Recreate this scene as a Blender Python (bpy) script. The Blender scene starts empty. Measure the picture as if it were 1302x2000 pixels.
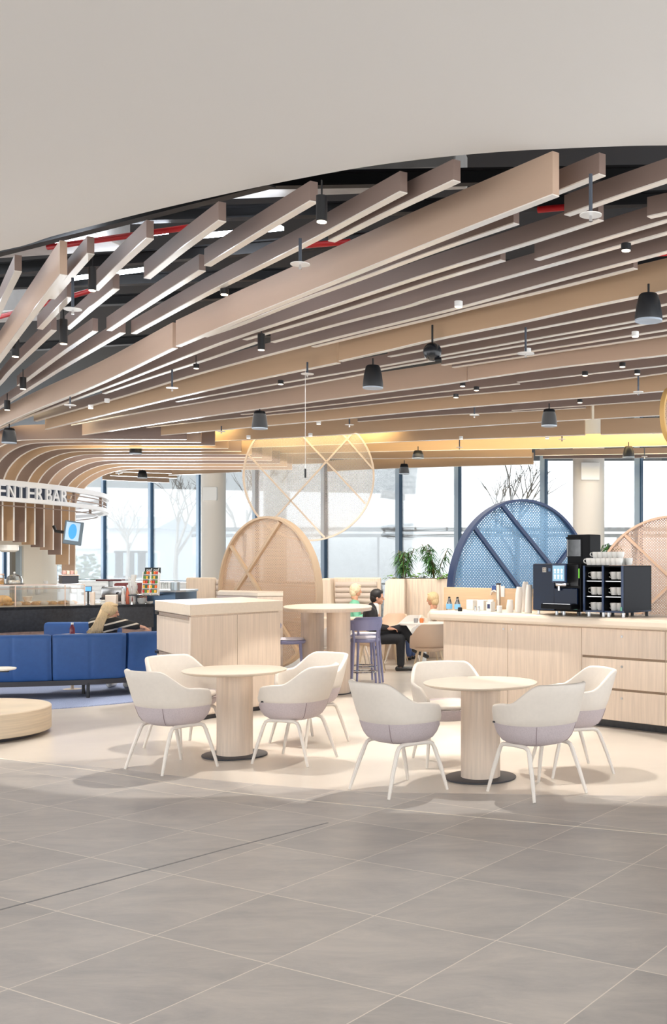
import bpy, bmesh, math, random
from mathutils import Vector, Matrix, Euler
random.seed(7)
S = bpy.context.scene
COL = S.collection
PI = math.pi
# ---------------------------------------------------------------- camera, world, light, exposure
F, CX, HY, H = 2130.0, 1050.0, 1100.0, 1.66
cd = bpy.data.cameras.new('camera'); cam = bpy.data.objects.new('camera', cd); COL.objects.link(cam)
cam.location = (0, 0, H); cam.rotation_euler = (PI/2, 0, 0)
cd.sensor_fit = 'HORIZONTAL'; cd.sensor_width = 36; cd.lens = F/1302*36
cd.shift_x = (651-CX)/1302; cd.shift_y = (HY-1000)/1302
cd.clip_start = .1; cd.clip_end = 500
S.camera = cam
w = bpy.data.worlds.new('World'); S.world = w; w.use_nodes = True
w.node_tree.nodes['Background'].inputs[0].default_value = (.95, .975, 1, 1)
w.node_tree.nodes['Background'].inputs[1].default_value = 2.9
S.view_settings.view_transform = 'Standard'; S.view_settings.look = 'None'
S.view_settings.gamma = 1; S.view_settings.use_curve_mapping = False
S.view_settings.exposure = 0.0

def area(name, loc, target, size, size_y, energy, color=(1, 1, 1)):
    l = bpy.data.lights.new(name, 'AREA'); l.shape = 'RECTANGLE'; l.size = size; l.size_y = size_y
    l.energy = energy; l.color = color
    o = bpy.data.objects.new(name, l); COL.objects.link(o); o.location = loc
    o.rotation_euler = (Vector(target)-Vector(loc)).to_track_quat('-Z', 'Y').to_euler()
    return o
def spot(name, loc, target, angle, energy, color, blend=.08, radius=.03):
    l = bpy.data.lights.new(name, 'SPOT'); l.spot_size = angle; l.spot_blend = blend; l.energy = energy
    l.color = color; l.shadow_soft_size = radius
    o = bpy.data.objects.new(name, l); COL.objects.link(o); o.location = loc
    o.rotation_euler = (Vector(target)-Vector(loc)).to_track_quat('-Z', 'Y').to_euler()
    return o
# window daylight from a panel inside the glass; the other panels are added fill
area('left_window_daylight', (-14.4, 37.0, 2.6), (-20.17, 28.84, 2.6), 10, 2.6, 1500, (.88, .95, 1))
area('behind_viewer_fill', (3, -6, 5.5), (-1, 9, 1.5), 10, 4, 260, (1, .985, .96))  # unseen fill panel behind the viewer, added to brighten the room
area('rear_fill_panel', (-3.5, 15.5, 3.78), (-3.5, 15.5, 0), 10, 5.0, 240, (1, .95, .88))  # added panel brightening the dim rear; no such fixture
area('window_side_fill_panel', (-4, 22.5, 3.75), (-4, 22.5, 0), 12, 4, 240, (1, .97, .93))  # added panel brightening the window side; no such fixture
sl = bpy.data.lights.new('sun', 'SUN'); sl.energy = 4.5; sl.angle = .5; so_ = bpy.data.objects.new('sun', sl); COL.objects.link(so_); so_.rotation_euler = Vector((.55, .62, -.50)).to_track_quat('-Z', 'Y').to_euler()
WARM = (1, .93, .84)
area('front_fill_panel', (-1.5, 2.0, 4.05), (-1.5, 2.0, 0), 12, 4.5, 70, (1, .985, .96))  # added panel lifting the brightness of the front floor
for (sx, sy, tx, ty, an, e) in [(-2.4, 10.2, -2.6, 9.9, 1.02, 330), (-.5, 9.6, -.55, 9.3, .98, 330), (-1.5, 11.6, -1.5, 11.5, 1.1, 300),
                            (.9, 9.7, .9, 9.5, .98, 300), (-4.6, 11.6, -4.6, 11.4, 1.1, 280), (-3.3, 13.3, -3.3, 13.2, 1.0, 240),
                            (-.6, 12.6, -.6, 12.4, 1.0, 240), (-1.9, 15.5, -1.9, 15.5, 1.1, 220), (-6.5, 15.5, -6.5, 15.3, 1.1, 220)]:
    spot('downlight_beam', (sx, sy, 3.80), (tx, ty, 0), an, e*1.25, WARM)

for (l_, t_, e_) in [((-2.9, 13.6, 3.78), (-4.1, 17.2, 1.1), 260), ((-1.6, 11.8, 3.78), (-.1, 15, 1.4), 260), ((-3.2, 16.6, 3.78), (-3.0, 20, .9), 300), ((.9, 13.2, 3.78), (2.0, 16.4, 1.3), 220), ((-1.9, 16.2, 3.78), (-1.9, 19, .9), 260), ((-8.3, 27.5, 3.75), (-10.1, 33.2, 2.2), 350), ((-8.6, 15.6, 3.7), (-9.6, 19.2, 1.0), 260)]:
    spot('rear_fill_spot', l_, t_, 1.0, e_, WARM, .6)  # added spots brightening the screens, booths, left column and bar

# ---------------------------------------------------------------- projection helpers (real distances)
def P(x, y, Y): return Vector(((x-CX)/F*Y, Y, H-(y-HY)/F*Y))
def PZ(x, y, z=0.0):
    Y = F*(H-z)/(y-HY); return Vector(((x-CX)/F*Y, Y, z))
def X_(x, Y): return (x-CX)/F*Y
def Z_(y, Y): return H-(y-HY)/F*Y

# ---------------------------------------------------------------- materials
def lin(c):
    return tuple(((v/255)/12.92 if v/255 <= .04045 else ((v/255+.055)/1.055)**2.4) for v in c)+(1,)
MT = {}
def mat(name, rgb, rough=.6, metal=0, var=.0, scale=8, stretch=(1, 1, 1), bump=0, emit=None, spec=.5, bscale=None):
    if name in MT: return MT[name]
    m = bpy.data.materials.new(name); m.use_nodes = True; nt = m.node_tree; b = nt.nodes['Principled BSDF']
    c = lin(rgb); b.inputs['Base Color'].default_value = c
    b.inputs['Roughness'].default_value = rough; b.inputs['Metallic'].default_value = metal
    b.inputs['Specular IOR Level'].default_value = spec
    tc = nt.nodes.new('ShaderNodeTexCoord'); mp = nt.nodes.new('ShaderNodeMapping')
    mp.inputs['Scale'].default_value = stretch; nt.links.new(tc.outputs['Object'], mp.inputs[0])
    nz = nt.nodes.new('ShaderNodeTexNoise'); nz.inputs['Scale'].default_value = scale; nz.inputs['Detail'].default_value = 5
    nt.links.new(mp.outputs[0], nz.inputs['Vector'])
    if var > 0:
        r = nt.nodes.new('ShaderNodeValToRGB'); r.color_ramp.elements[0].position = .3; r.color_ramp.elements[1].position = .7
        r.color_ramp.elements[0].color = tuple(v*(1-var) for v in c[:3])+(1,)
        r.color_ramp.elements[1].color = tuple(min(1, v*(1+var)) for v in c[:3])+(1,)
        nt.links.new(nz.outputs['Fac'], r.inputs[0]); nt.links.new(r.outputs[0], b.inputs['Base Color'])
    if bump > 0:
        bn = nt.nodes.new('ShaderNodeBump'); bn.inputs['Strength'].default_value = bump; bn.inputs['Distance'].default_value = .01
        if bscale:
            n2 = nt.nodes.new('ShaderNodeTexNoise'); n2.inputs['Scale'].default_value = bscale
            nt.links.new(tc.outputs['Object'], n2.inputs['Vector']); nt.links.new(n2.outputs['Fac'], bn.inputs['Height'])
        else: nt.links.new(nz.outputs['Fac'], bn.inputs['Height'])
        nt.links.new(bn.outputs[0], b.inputs['Normal'])
    if emit:
        b.inputs['Emission Color'].default_value = lin(emit[0]); b.inputs['Emission Strength'].default_value = emit[1]
    MT[name] = m; return m
ash = mat('ash_wood', (224, 206, 188), .42, var=.08, scale=5, stretch=(9, 9, .5), bump=.02)
ash_h = mat('ash_wood_horizontal', (232, 217, 198), .32, var=.03, scale=4, stretch=(.6, 8, 8))
cream = mat('cream_leather', (226, 217, 206), .5, var=.02, scale=30, bump=.03)
lilac = mat('lilac_fabric', (196, 184, 186), .85, var=.08, scale=120, bump=.15)
legm = mat('pale_lacquered_wood', (232, 224, 214), .4, var=.03, scale=20)
black = mat('black_metal', (22, 23, 26), .4)
dark = mat('dark_grey_metal', (52, 52, 58), .45)
steel = mat('brushed_steel', (190, 190, 190), .25, 1)
chrome = mat('chrome', (215, 215, 218), .12, 1)
white = mat('white_paint', (240, 240, 238), .5)
whitep = mat('white_porcelain', (246, 244, 238), .15)
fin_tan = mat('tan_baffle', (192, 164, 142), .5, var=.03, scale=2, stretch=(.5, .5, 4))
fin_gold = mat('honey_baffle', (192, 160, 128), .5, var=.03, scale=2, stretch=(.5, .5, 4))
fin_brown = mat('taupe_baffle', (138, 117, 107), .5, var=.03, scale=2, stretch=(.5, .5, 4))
edge_m = mat('pale_baffle_edge', (244, 236, 226), .14, spec=1.0)
soffit = mat('white_plaster', (216, 212, 207), .9)
plen = mat('dark_plenum', (34, 34, 38), .9)
beamm = mat('black_steel_beam', (18, 18, 20), .5)
duct = mat('galvanised_duct', (200, 198, 195), .4, .3, var=.1, scale=6)
redm = mat('red_pipe_paint', (190, 25, 30), .4)
bluef = mat('blue_leather', (44, 86, 146), .5, var=.06, scale=20, bump=.05)
blued = mat('dark_blue_leather', (26, 52, 100), .5)
purple = mat('periwinkle_lacquer', (142, 144, 182), .4)
seatw = mat('white_seat_fabric', (228, 224, 232), .7)
gold_led = mat('warm_diffuser', (255, 244, 220), .5, emit=((255, 240, 215), 3.0))
blackstone = mat('black_stone', (38, 40, 45), .3, var=.35, scale=25)
bluegloss = mat('blue_screen_frame_paint', (24, 52, 92), .35)
skinm = mat('skin', (214, 160, 132), .55)
glassy = None
def glass(name, tint=(1, 1, 1), refl=.12, alpha=1.0, rough=.02):
    if name in MT: return MT[name]
    m = bpy.data.materials.new(name); m.use_nodes = True; nt = m.node_tree; nt.nodes.clear()
    o = nt.nodes.new('ShaderNodeOutputMaterial'); t = nt.nodes.new('ShaderNodeBsdfTransparent')
    g = nt.nodes.new('ShaderNodeBsdfGlossy'); mx = nt.nodes.new('ShaderNodeMixShader'); fr = nt.nodes.new('ShaderNodeFresnel')
    t.inputs[0].default_value = tuple(tint)+(1,); g.inputs['Roughness'].default_value = rough
    ma = nt.nodes.new('ShaderNodeMath'); ma.operation = 'MULTIPLY_ADD'; ma.inputs[1].default_value = .8; ma.inputs[2].default_value = refl*.3
    nt.links.new(fr.outputs[0], ma.inputs[0]); nt.links.new(ma.outputs[0], mx.inputs[0])
    nt.links.new(t.outputs[0], mx.inputs[1]); nt.links.new(g.outputs[0], mx.inputs[2]); nt.links.new(mx.outputs[0], o.inputs[0])
    MT[name] = m; return m
wglass = glass('window_glass', (.93, .96, .97))
cglass = glass('clear_glass', (.95, .96, .96), .3)
def mesh_mat(name, rgb, holes=60, cover=.6, rough=.5, see=(1, 1, 1)):
    """perforated sheet: round holes on a grid in the sheet's own plane"""
    m = bpy.data.materials.new(name); m.use_nodes = True; nt = m.node_tree; b = nt.nodes['Principled BSDF']
    b.inputs['Base Color'].default_value = lin(rgb); b.inputs['Roughness'].default_value = rough
    out = nt.nodes['Material Output']; t = nt.nodes.new('ShaderNodeBsdfTransparent'); mx = nt.nodes.new('ShaderNodeMixShader')
    tc = nt.nodes.new('ShaderNodeTexCoord'); mp = nt.nodes.new('ShaderNodeMapping'); mp.inputs['Rotation'].default_value = (0, PI/4, 0)
    mp.inputs['Scale'].default_value = (holes, holes, holes)
    nt.links.new(tc.outputs['Object'], mp.inputs[0])
    sp = nt.nodes.new('ShaderNodeSeparateXYZ'); nt.links.new(mp.outputs[0], sp.inputs[0])
    def M(op, a, b2=None):
        n = nt.nodes.new('ShaderNodeMath'); n.operation = op
        for i, v in enumerate((a, b2)):
            if v is None: continue
            if isinstance(v, (int, float)): n.inputs[i].default_value = v
            else: nt.links.new(v, n.inputs[i])
        return n.outputs[0]
    fx = M('SUBTRACT', M('FRACT', sp.outputs[0]), .5); fz = M('SUBTRACT', M('FRACT', sp.outputs[2]), .5)
    d = M('SQRT', M('ADD', M('MULTIPLY', fx, fx), M('MULTIPLY', fz, fz)))
    s = M('GREATER_THAN', d, math.sqrt((1-cover)/PI))
    nt.links.new(s, mx.inputs[0]); nt.links.new(t.outputs[0], mx.inputs[1]); nt.links.new(b.outputs[0], mx.inputs[2])
    nt.links.new(mx.outputs[0], out.inputs[0]); return m

# ---------------------------------------------------------------- mesh helpers
class MB:
    def __init__(s): s.bm = bmesh.new()
    def box(s, c, d, rot=None, bev=0):
        m = Matrix.Translation(c) @ (rot.to_4x4() if rot else Matrix.Identity(4)) @ Matrix.Diagonal((d[0], d[1], d[2], 1))
        r = bmesh.ops.create_cube(s.bm, size=1, matrix=m)
        if bev:
            es = {e for v in r['verts'] for e in v.link_edges}
            bmesh.ops.bevel(s.bm, geom=list(es), offset=bev, segments=2, affect='EDGES', profile=.5)
        return s
    def cyl(s, p0, p1, r0, r1=None, n=16, cap=True):
        p0, p1 = Vector(p0), Vector(p1); r1 = r0 if r1 is None else r1; d = p1-p0
        q = d.to_track_quat('Z', 'Y').to_matrix().to_4x4()
        bmesh.ops.create_cone(s.bm, cap_ends=cap, segments=n, radius1=r0, radius2=r1, depth=d.length, matrix=Matrix.Translation((p0+p1)/2) @ q)
        return s
    def sph(s, c, r, n=16, sc=(1, 1, 1)):
        bmesh.ops.create_uvsphere(s.bm, u_segments=n, v_segments=max(6, n//2+2), radius=r, matrix=Matrix.Translation(c) @ Matrix.Diagonal((sc[0], sc[1], sc[2], 1)))
        return s
    def lathe(s, prof, c=(0, 0, 0), n=32, sx=1, sy=1):
        c = Vector(c); rings = []
        for r, z in prof:
            if r < 1e-5: rings.append([s.bm.verts.new(c+Vector((0, 0, z)))])
            else: rings.append([s.bm.verts.new(c+Vector((r*sx*math.cos(2*PI*k/n), r*sy*math.sin(2*PI*k/n), z))) for k in range(n)])
        for a, b in zip(rings, rings[1:]):
            for k in range(n):
                k2 = (k+1) % n
                if len(a) == 1 and len(b) == 1: continue
                if len(a) == 1: s.bm.faces.new((a[0], b[k], b[k2]))
                elif len(b) == 1: s.bm.faces.new((a[k], b[0], a[k2]))
                else: s.bm.faces.new((a[k], b[k], b[k2], a[k2]))
        return s
    def tube(s, pts, r, n=8, cap=True):
        pts = [Vector(p) for p in pts]; rings = []
        rr = r if isinstance(r, (list, tuple)) else [r]*len(pts)
        up = None
        for i, p in enumerate(pts):
            t = (pts[min(i+1, len(pts)-1)]-pts[max(i-1, 0)]).normalized()
            if up is None:
                a = Vector((0, 0, 1)) if abs(t.z) < .9 else Vector((1, 0, 0)); up = (a-t*a.dot(t)).normalized()
            else: up = (up-t*up.dot(t)).normalized()
            sd = t.cross(up)
            rings.append([s.bm.verts.new(p+(up*math.cos(2*PI*k/n)+sd*math.sin(2*PI*k/n))*rr[i]) for k in range(n)])
        for a, b in zip(rings, rings[1:]):
            for k in range(n): s.bm.faces.new((a[k], b[k], b[(k+1) % n], a[(k+1) % n]))
        if cap: s.bm.faces.new(rings[0][::-1]); s.bm.faces.new(rings[-1])
        return s
    def prism(s, poly, z0, z1):
        a = [s.bm.verts.new((p[0], p[1], z0)) for p in poly]; b = [s.bm.verts.new((p[0], p[1], z1)) for p in poly]
        n = len(poly)
        for k in range(n): s.bm.faces.new((a[k], a[(k+1) % n], b[(k+1) % n], b[k]))
        s.bm.faces.new(a[::-1]); s.bm.faces.new(b); return s
    def strip(s, path, off, z0, z1, z0s=None):
        """upright board following a plan path; off = half thickness"""
        n = len(path); L, R = [], []
        for i, p in enumerate(path):
            a = path[max(i-1, 0)]; b = path[min(i+1, n-1)]; t = Vector((b[0]-a[0], b[1]-a[1], 0)).normalized(); nn = Vector((-t.y, t.x, 0))*off
            q = Vector((p[0], p[1], 0)); L.append(q+nn); R.append(q-nn)
        rows = []
        for i in range(n):
            rows.append([s.bm.verts.new(v) for v in (L[i]+Vector((0, 0, z0)), R[i]+Vector((0, 0, z0)), R[i]+Vector((0, 0, z1)), L[i]+Vector((0, 0, z1)))])
        for a, b in zip(rows, rows[1:]):
            for k in range(4): s.bm.faces.new((a[k], b[k], b[(k+1) % 4], a[(k+1) % 4]))
        s.bm.faces.new(rows[0][::-1]); s.bm.faces.new(rows[-1]); return s
    def build(s, name, m, parent=None, smooth=False, bevel=0, sub=0, loc=None, rot=None, angle=.6):
        bmesh.ops.recalc_face_normals(s.bm, faces=s.bm.faces)
        me = bpy.data.meshes.new(name); s.bm.to_mesh(me); s.bm.free()
        o = bpy.data.objects.new(name, me); COL.objects.link(o); me.materials.append(m)
        if smooth: smooth_angle(me, angle)
        if bevel:
            b = o.modifiers.new('bevel', 'BEVEL'); b.width = bevel; b.segments = 2; b.limit_method = 'ANGLE'
        if sub:
            b = o.modifiers.new('sub', 'SUBSURF'); b.levels = sub; b.render_levels = sub
        if parent: o.parent = parent
        if loc is not None: o.location = loc
        if rot is not None: o.rotation_euler = rot
        return o
def smooth_angle(me, ang=.6):
    me.polygons.foreach_set('use_smooth', [True]*len(me.polygons))
    bm = bmesh.new(); bm.from_mesh(me)
    for e in bm.edges:
        e.smooth = not (len(e.link_faces) == 2 and e.calc_face_angle(0) > ang)
    bm.to_mesh(me); bm.free()
def tag(o, label=None, cat=None, group=None, kind=None):
    if label: o['label'] = label
    if cat: o['category'] = cat
    if group: o['group'] = group
    if kind: o['kind'] = kind
    return o
def thing(name, label, cat, loc=(0, 0, 0), rz=0, group=None):
    o = bpy.data.objects.new(name, None); COL.objects.link(o); o.empty_display_size = .1
    o.location = loc; o.rotation_euler = (0, 0, rz); tag(o, label, cat, group); return o
def struct(o): o['kind'] = 'structure'; return o
def dup(root, loc=None, rz=None, label=None, group=None):
    def cp(o, par):
        c = o.copy(); COL.objects.link(c)
        if par is not None: c.parent = par
        for ch in list(kids.get(o.name, [])): cp(ch, c)
        return c
    kids = {}
    for o in COL.objects:
        if o.parent: kids.setdefault(o.parent.name, []).append(o)
    r = cp(root, None)
    if loc is not None: r.location = loc
    if rz is not None: r.rotation_euler = (0, 0, rz)
    if label: r['label'] = label
    if group: r['group'] = group
    return r
def catmull(pts, k=6):
    if len(pts) < 3: return [Vector(p) for p in pts]
    P_ = [Vector(p) for p in pts]; P_ = [P_[0]*2-P_[1]]+P_+[P_[-1]*2-P_[-2]]; out = []
    for i in range(1, len(P_)-2):
        p0, p1, p2, p3 = P_[i-1:i+3]
        for j in range(k):
            t = j/k; out.append(.5*((2*p1)+(p2-p0)*t+(2*p0-5*p1+4*p2-p3)*t*t+(3*p1-p0-3*p2+p3)*t**3))
    out.append(P_[-2]); return out
# ---------------------------------------------------------------- floor
def floor_material():
    m = bpy.data.materials.new('grey_stone_tiles'); m.use_nodes = True; nt = m.node_tree; b = nt.nodes['Principled BSDF']
    tc = nt.nodes.new('ShaderNodeTexCoord')
    def M(op, a, b2=None, c=None):
        n = nt.nodes.new('ShaderNodeMath'); n.operation = op
        for i, v in enumerate((a, b2, c)):
            if v is None: continue
            if isinstance(v, (int, float)): n.inputs[i].default_value = v
            else: nt.links.new(v, n.inputs[i])
        return n.outputs[0]
    sp = nt.nodes.new('ShaderNodeSeparateXYZ'); nt.links.new(tc.outputs['Object'], sp.inputs[0])
    s = .4075*1.66; r = 1.0451; th = .5256; X0 = -.6768*1.66; Y0 = 2.7258*1.66
    dx = M('SUBTRACT', sp.outputs[0], X0); dy = M('SUBTRACT', sp.outputs[1], Y0)
    u = M('DIVIDE', M('SUBTRACT', M('MULTIPLY', dx, math.cos(th)), M('MULTIPLY', dy, math.sin(th))), s)
    v = M('DIVIDE', M('ADD', M('MULTIPLY', dx, math.sin(th)), M('MULTIPLY', dy, math.cos(th))), s*r)
    def line(c, wd):
        f = M('FRACT', c); e = M('MINIMUM', f, M('SUBTRACT', 1.0, f)); return M('LESS_THAN', e, wd)
    g = M('MAXIMUM', line(u, .0042), line(v, .0042))
    cb = nt.nodes.new('ShaderNodeCombineXYZ'); nt.links.new(M('FLOOR', u), cb.inputs[0]); nt.links.new(M('FLOOR', v), cb.inputs[1])
    wn = nt.nodes.new('ShaderNodeTexWhiteNoise'); nt.links.new(cb.outputs[0], wn.inputs['Vector'])
    va = nt.nodes.new('ShaderNodeVectorMath'); va.operation = 'MULTIPLY_ADD'; va.inputs[1].default_value = (40, 40, 40)
    nt.links.new(wn.outputs['Color'], va.inputs[0]); nt.links.new(tc.outputs['Object'], va.inputs[2])
    mp = nt.nodes.new('ShaderNodeMapping'); mp.inputs['Rotation'].default_value = (0, 0, .35); mp.inputs['Scale'].default_value = (1.0, 2.4, 1)
    nt.links.new(va.outputs[0], mp.inputs[0])
    nz = nt.nodes.new('ShaderNodeTexNoise'); nz.inputs['Scale'].default_value = 1.5; nz.inputs['Detail'].default_value = 9; nz.inputs['Roughness'].default_value = .7
    nz.inputs['Distortion'].default_value = .5
    nt.links.new(mp.outputs[0], nz.inputs['Vector'])
    rp = nt.nodes.new('ShaderNodeValToRGB'); el = rp.color_ramp.elements
    el[0].position = .25; el[0].color = lin((152, 149, 148)); el[1].position = .78; el[1].color = lin((204, 195, 186))
    e = el.new(.5); e.color = lin((179, 173, 168))
    nt.links.new(nz.outputs['Fac'], rp.inputs[0])
    hs = nt.nodes.new('ShaderNodeHueSaturation'); nt.links.new(rp.outputs[0], hs.inputs['Color'])
    nt.links.new(M('ADD', M('MULTIPLY', wn.outputs['Value'], .14), .93), hs.inputs['Value'])
    mx = nt.nodes.new('ShaderNodeMix'); mx.data_type = 'RGBA'
    nt.links.new(g, mx.inputs[0]); nt.links.new(hs.outputs[0], mx.inputs[6]); mx.inputs[7].default_value = lin((226, 216, 204))
    nt.links.new(mx.outputs[2], b.inputs['Base Color'])
    b.inputs['Roughness'].default_value = .33
    rr = M('ADD', M('MULTIPLY', nz.outputs['Fac'], .14), .28); nt.links.new(rr, b.inputs['Roughness'])
    bp = nt.nodes.new('ShaderNodeBump'); bp.inputs['Strength'].default_value = .12; bp.inputs['Distance'].default_value = .01
    n3 = nt.nodes.new('ShaderNodeTexNoise'); n3.inputs['Scale'].default_value = 9; n3.inputs['Detail'].default_value = 6
    nt.links.new(mp.outputs[0], n3.inputs['Vector']); nt.links.new(n3.outputs['Fac'], bp.inputs['Height']); nt.links.new(bp.outputs[0], b.inputs['Normal'])
    return m
fm = floor_material()
tile = [(-16, -4), (9, -4), (9, 8.0), (2.2, 8.05)]
# grey tiles in front; behind the line, downlight pool painted in as beige floor
seam = [PZ(-500, 1452), PZ(-200, 1476), PZ(0, 1483), PZ(200, 1499), PZ(434, 1525), PZ(700, 1545), PZ(1000, 1551), PZ(1302, 1555), PZ(1800, 1560)]  # outline of the painted light pool, just before the tables
seam = [Vector((p.x, p.y)) for p in seam]
seam = catmull([(p.x, p.y, 0) for p in seam], 6)
fl = MB(); a = [(-30, -5), (12, -5)]+[(p.x, p.y) for p in reversed(seam)]
fl.bm.faces.new([fl.bm.verts.new((p[0], p[1], 0)) for p in a])
struct(fl.build('floor', fm))
beige = mat('lamplit_beige_floor', (214, 205, 194), .22, var=.05, scale=1.2, bump=.015)  # lamp light on the floor put into the base colour
fb = MB(); a = [(p.x, p.y) for p in seam]+[(30, 60), (-60, 60)]
fb.bm.faces.new([fb.bm.verts.new((p[0], p[1], 0)) for p in a])
struct(fb.build('floor', beige))
# expansion joints
jl = MB(); pth = catmull([PZ(*p) for p in ((-60, 1474), (200, 1507), (434, 1545), (868, 1590), (1360, 1636))], 8)
jl.strip(pth, .006, 0, .0015); o = jl.build('trim_1', mat('pale_joint', (225, 214, 200), .5)); struct(o)
jl = MB(); jl.strip([PZ(*p) for p in ((-40, 1788), (434, 1660), (640, 1607))], .007, 0, .0015)
struct(jl.build('trim_2', mat('steel_joint', (120, 118, 118), .4)))
# ---------------------------------------------------------------- white ceiling with curved edge
ZC = 4.11
e_px = [(-700, 560), (-300, 540), (0, 490), (100, 462), (200, 436), (300, 411), (400, 388), (500, 366), (600, 346), (700, 328), (800, 314), (900, 303), (1000, 295), (1100, 290), (1200, 286), (1302, 284), (1600, 284)]
ed = [PZ(x, y, ZC) for x, y in e_px]
ed = catmull(ed, 4)
so = MB(); poly = [(-14, -8), (10, -8)]+[(p.x, p.y) for p in reversed(ed)]
so.prism(poly, ZC, ZC+.04)
struct(so.build('ceiling', soffit))
so = MB(); so.strip([(p.x, p.y-.03) for p in ed], .02, ZC+.02, 5.6); struct(so.build('trim_3', mat('dark_soffit_back', (40, 40, 42), .9)))
up = MB(); up.box((-5, 22, 5.65), (60, 40, .1)); struct(up.build('ceiling', plen))
# side walls closing the plenum (never seen below the baffles)
# ---------------------------------------------------------------- plenum services
for i, (x0, y0, x1, y1, zz, r) in enumerate([(-7, 8.6, 6, 8.0, 4.55, .05), (-9, 10.4, 6, 8.9, 4.75, .06), (-10, 12.2, 6, 10.2, 4.6, .05), (-12, 14.6, 5, 11.2, 4.8, .06), (-7.5, 11.6, -2.0, 8.2, 4.5, .05),
                                   (-12, 12.4, -1, 9.4, 4.45, .045), (-12, 16.8, 4, 12.6, 4.7, .06)]):
    g = MB(); d = Vector((x1-x0, y1-y0, 0)); a = math.atan2(d.y, d.x); rt = Matrix.Rotation(a, 3, 'Z')
    c = Vector(((x0+x1)/2, (y0+y1)/2, zz))
    g.box(c, (d.length, r*1.6, .015), rt); g.box(c+Vector((0, 0, .1)), (d.length, r*1.6, .015), rt); g.box(c+Vector((0, 0, .05)), (d.length, .012, .1), rt)
    o = g.build('steel_beam', beamm); tag(o, ['black steel beam closest above the white ceiling edge', 'black steel beam second from the white ceiling edge', 'black steel beam over the middle of the baffles',
        'black steel beam above the long tan baffle', 'black cross beam running back from the ceiling edge', 'black slim beam above the left baffles', 'black steel beam furthest back in the plenum'][i], 'beam')
k = 0
for (x, y, zz, sx, sy, a, L) in [(-2.2, 9.0, 4.9, 3.2, .5, -.12, 'silver duct behind the third baffle from the ceiling edge'), (-5.3, 10.6, 4.85, 2.6, .6, -.2, 'silver duct above the left baffles'),
                        (-3.9, 9.5, 4.95, 1.2, .8, .5, 'short silver duct piece turned towards the left'),
                        (-7.4, 13.5, 4.8, 3, .5, -.2, 'silver duct deep in the far left plenum'), (-6.4, 11.0, 4.75, .5, 1.6, .1, 'silver duct running back at far left')]:
    g = MB(); g.box((0, 0, 0), (sx, sy, .28), bev=.02); o = g.build('air_duct', duct, loc=(x, y, zz), rot=(0, 0, a)); tag(o, L, 'duct')
for (p0, p1, L) in [((-6.5, 12.4, 4.35), (-4.2, 10.6, 4.35), 'red sprinkler pipe above the left baffles'), ((-4.4, 9.8, 4.5), (-2.9, 9.2, 4.5), 'red sprinkler pipe beside the black downlight'),
                    ((-2.0, 9.4, 4.4), (-1.6, 9.3, 4.4), 'red sprinkler pipe behind the second baffle'), ((.0, 8.3, 4.35), (.35, 8.2, 4.35), 'red sprinkler pipe by the big tan baffle end'), ((1.0, 9.3, 4.3), (1.25, 9.25, 4.3), 'red sprinkler pipe at the right edge')]:
    o = MB().cyl(p0, p1, .025).build('sprinkler_pipe', redm, smooth=True); tag(o, L, 'pipe')
wled = mat('white_led_tube', (255, 255, 255), .5, emit=((235, 243, 255), 22))
for i, (p0, p1) in enumerate([((-5.2, 9.6, 4.6), (-4.0, 9.25, 4.6)), ((-3.0, 8.75, 4.7), (-1.9, 8.5, 4.7)), ((-4.6, 10.4, 4.7), (-3.4, 10.0, 4.7)), ((-6.6, 10.9, 4.6), (-5.6, 10.5, 4.6)), ((-6.9, 12.2, 4.6), (-5.9, 11.8, 4.6)), ((-3.2, 9.7, 4.55), (-2.2, 9.4, 4.55)),
                              ((-5.9, 9.9, 4.5), (-5.2, 9.7, 4.5)), ((-4.9, 11.3, 4.6), (-3.9, 10.9, 4.6))]):
    p0, p1 = Vector(p0), Vector(p1); d = p1-p0
    g = MB().box((p0+p1)/2, (d.length, .05, .03), Matrix.Rotation(math.atan2(d.y, d.x), 3, 'Z')); o = g.build('strip_light', wled)
    tag(o, 'white tube light %s' % ['by the left end of the ceiling edge', 'over the second baffle row', 'above the fourth baffle from left', 'near the left picture edge', 'deep above the far left baffles', 'above the baffle with the black cylinder lamp', 'just behind the far left baffle tip', 'over the long lower left baffle'][i], 'light')
rod = MB()
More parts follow.
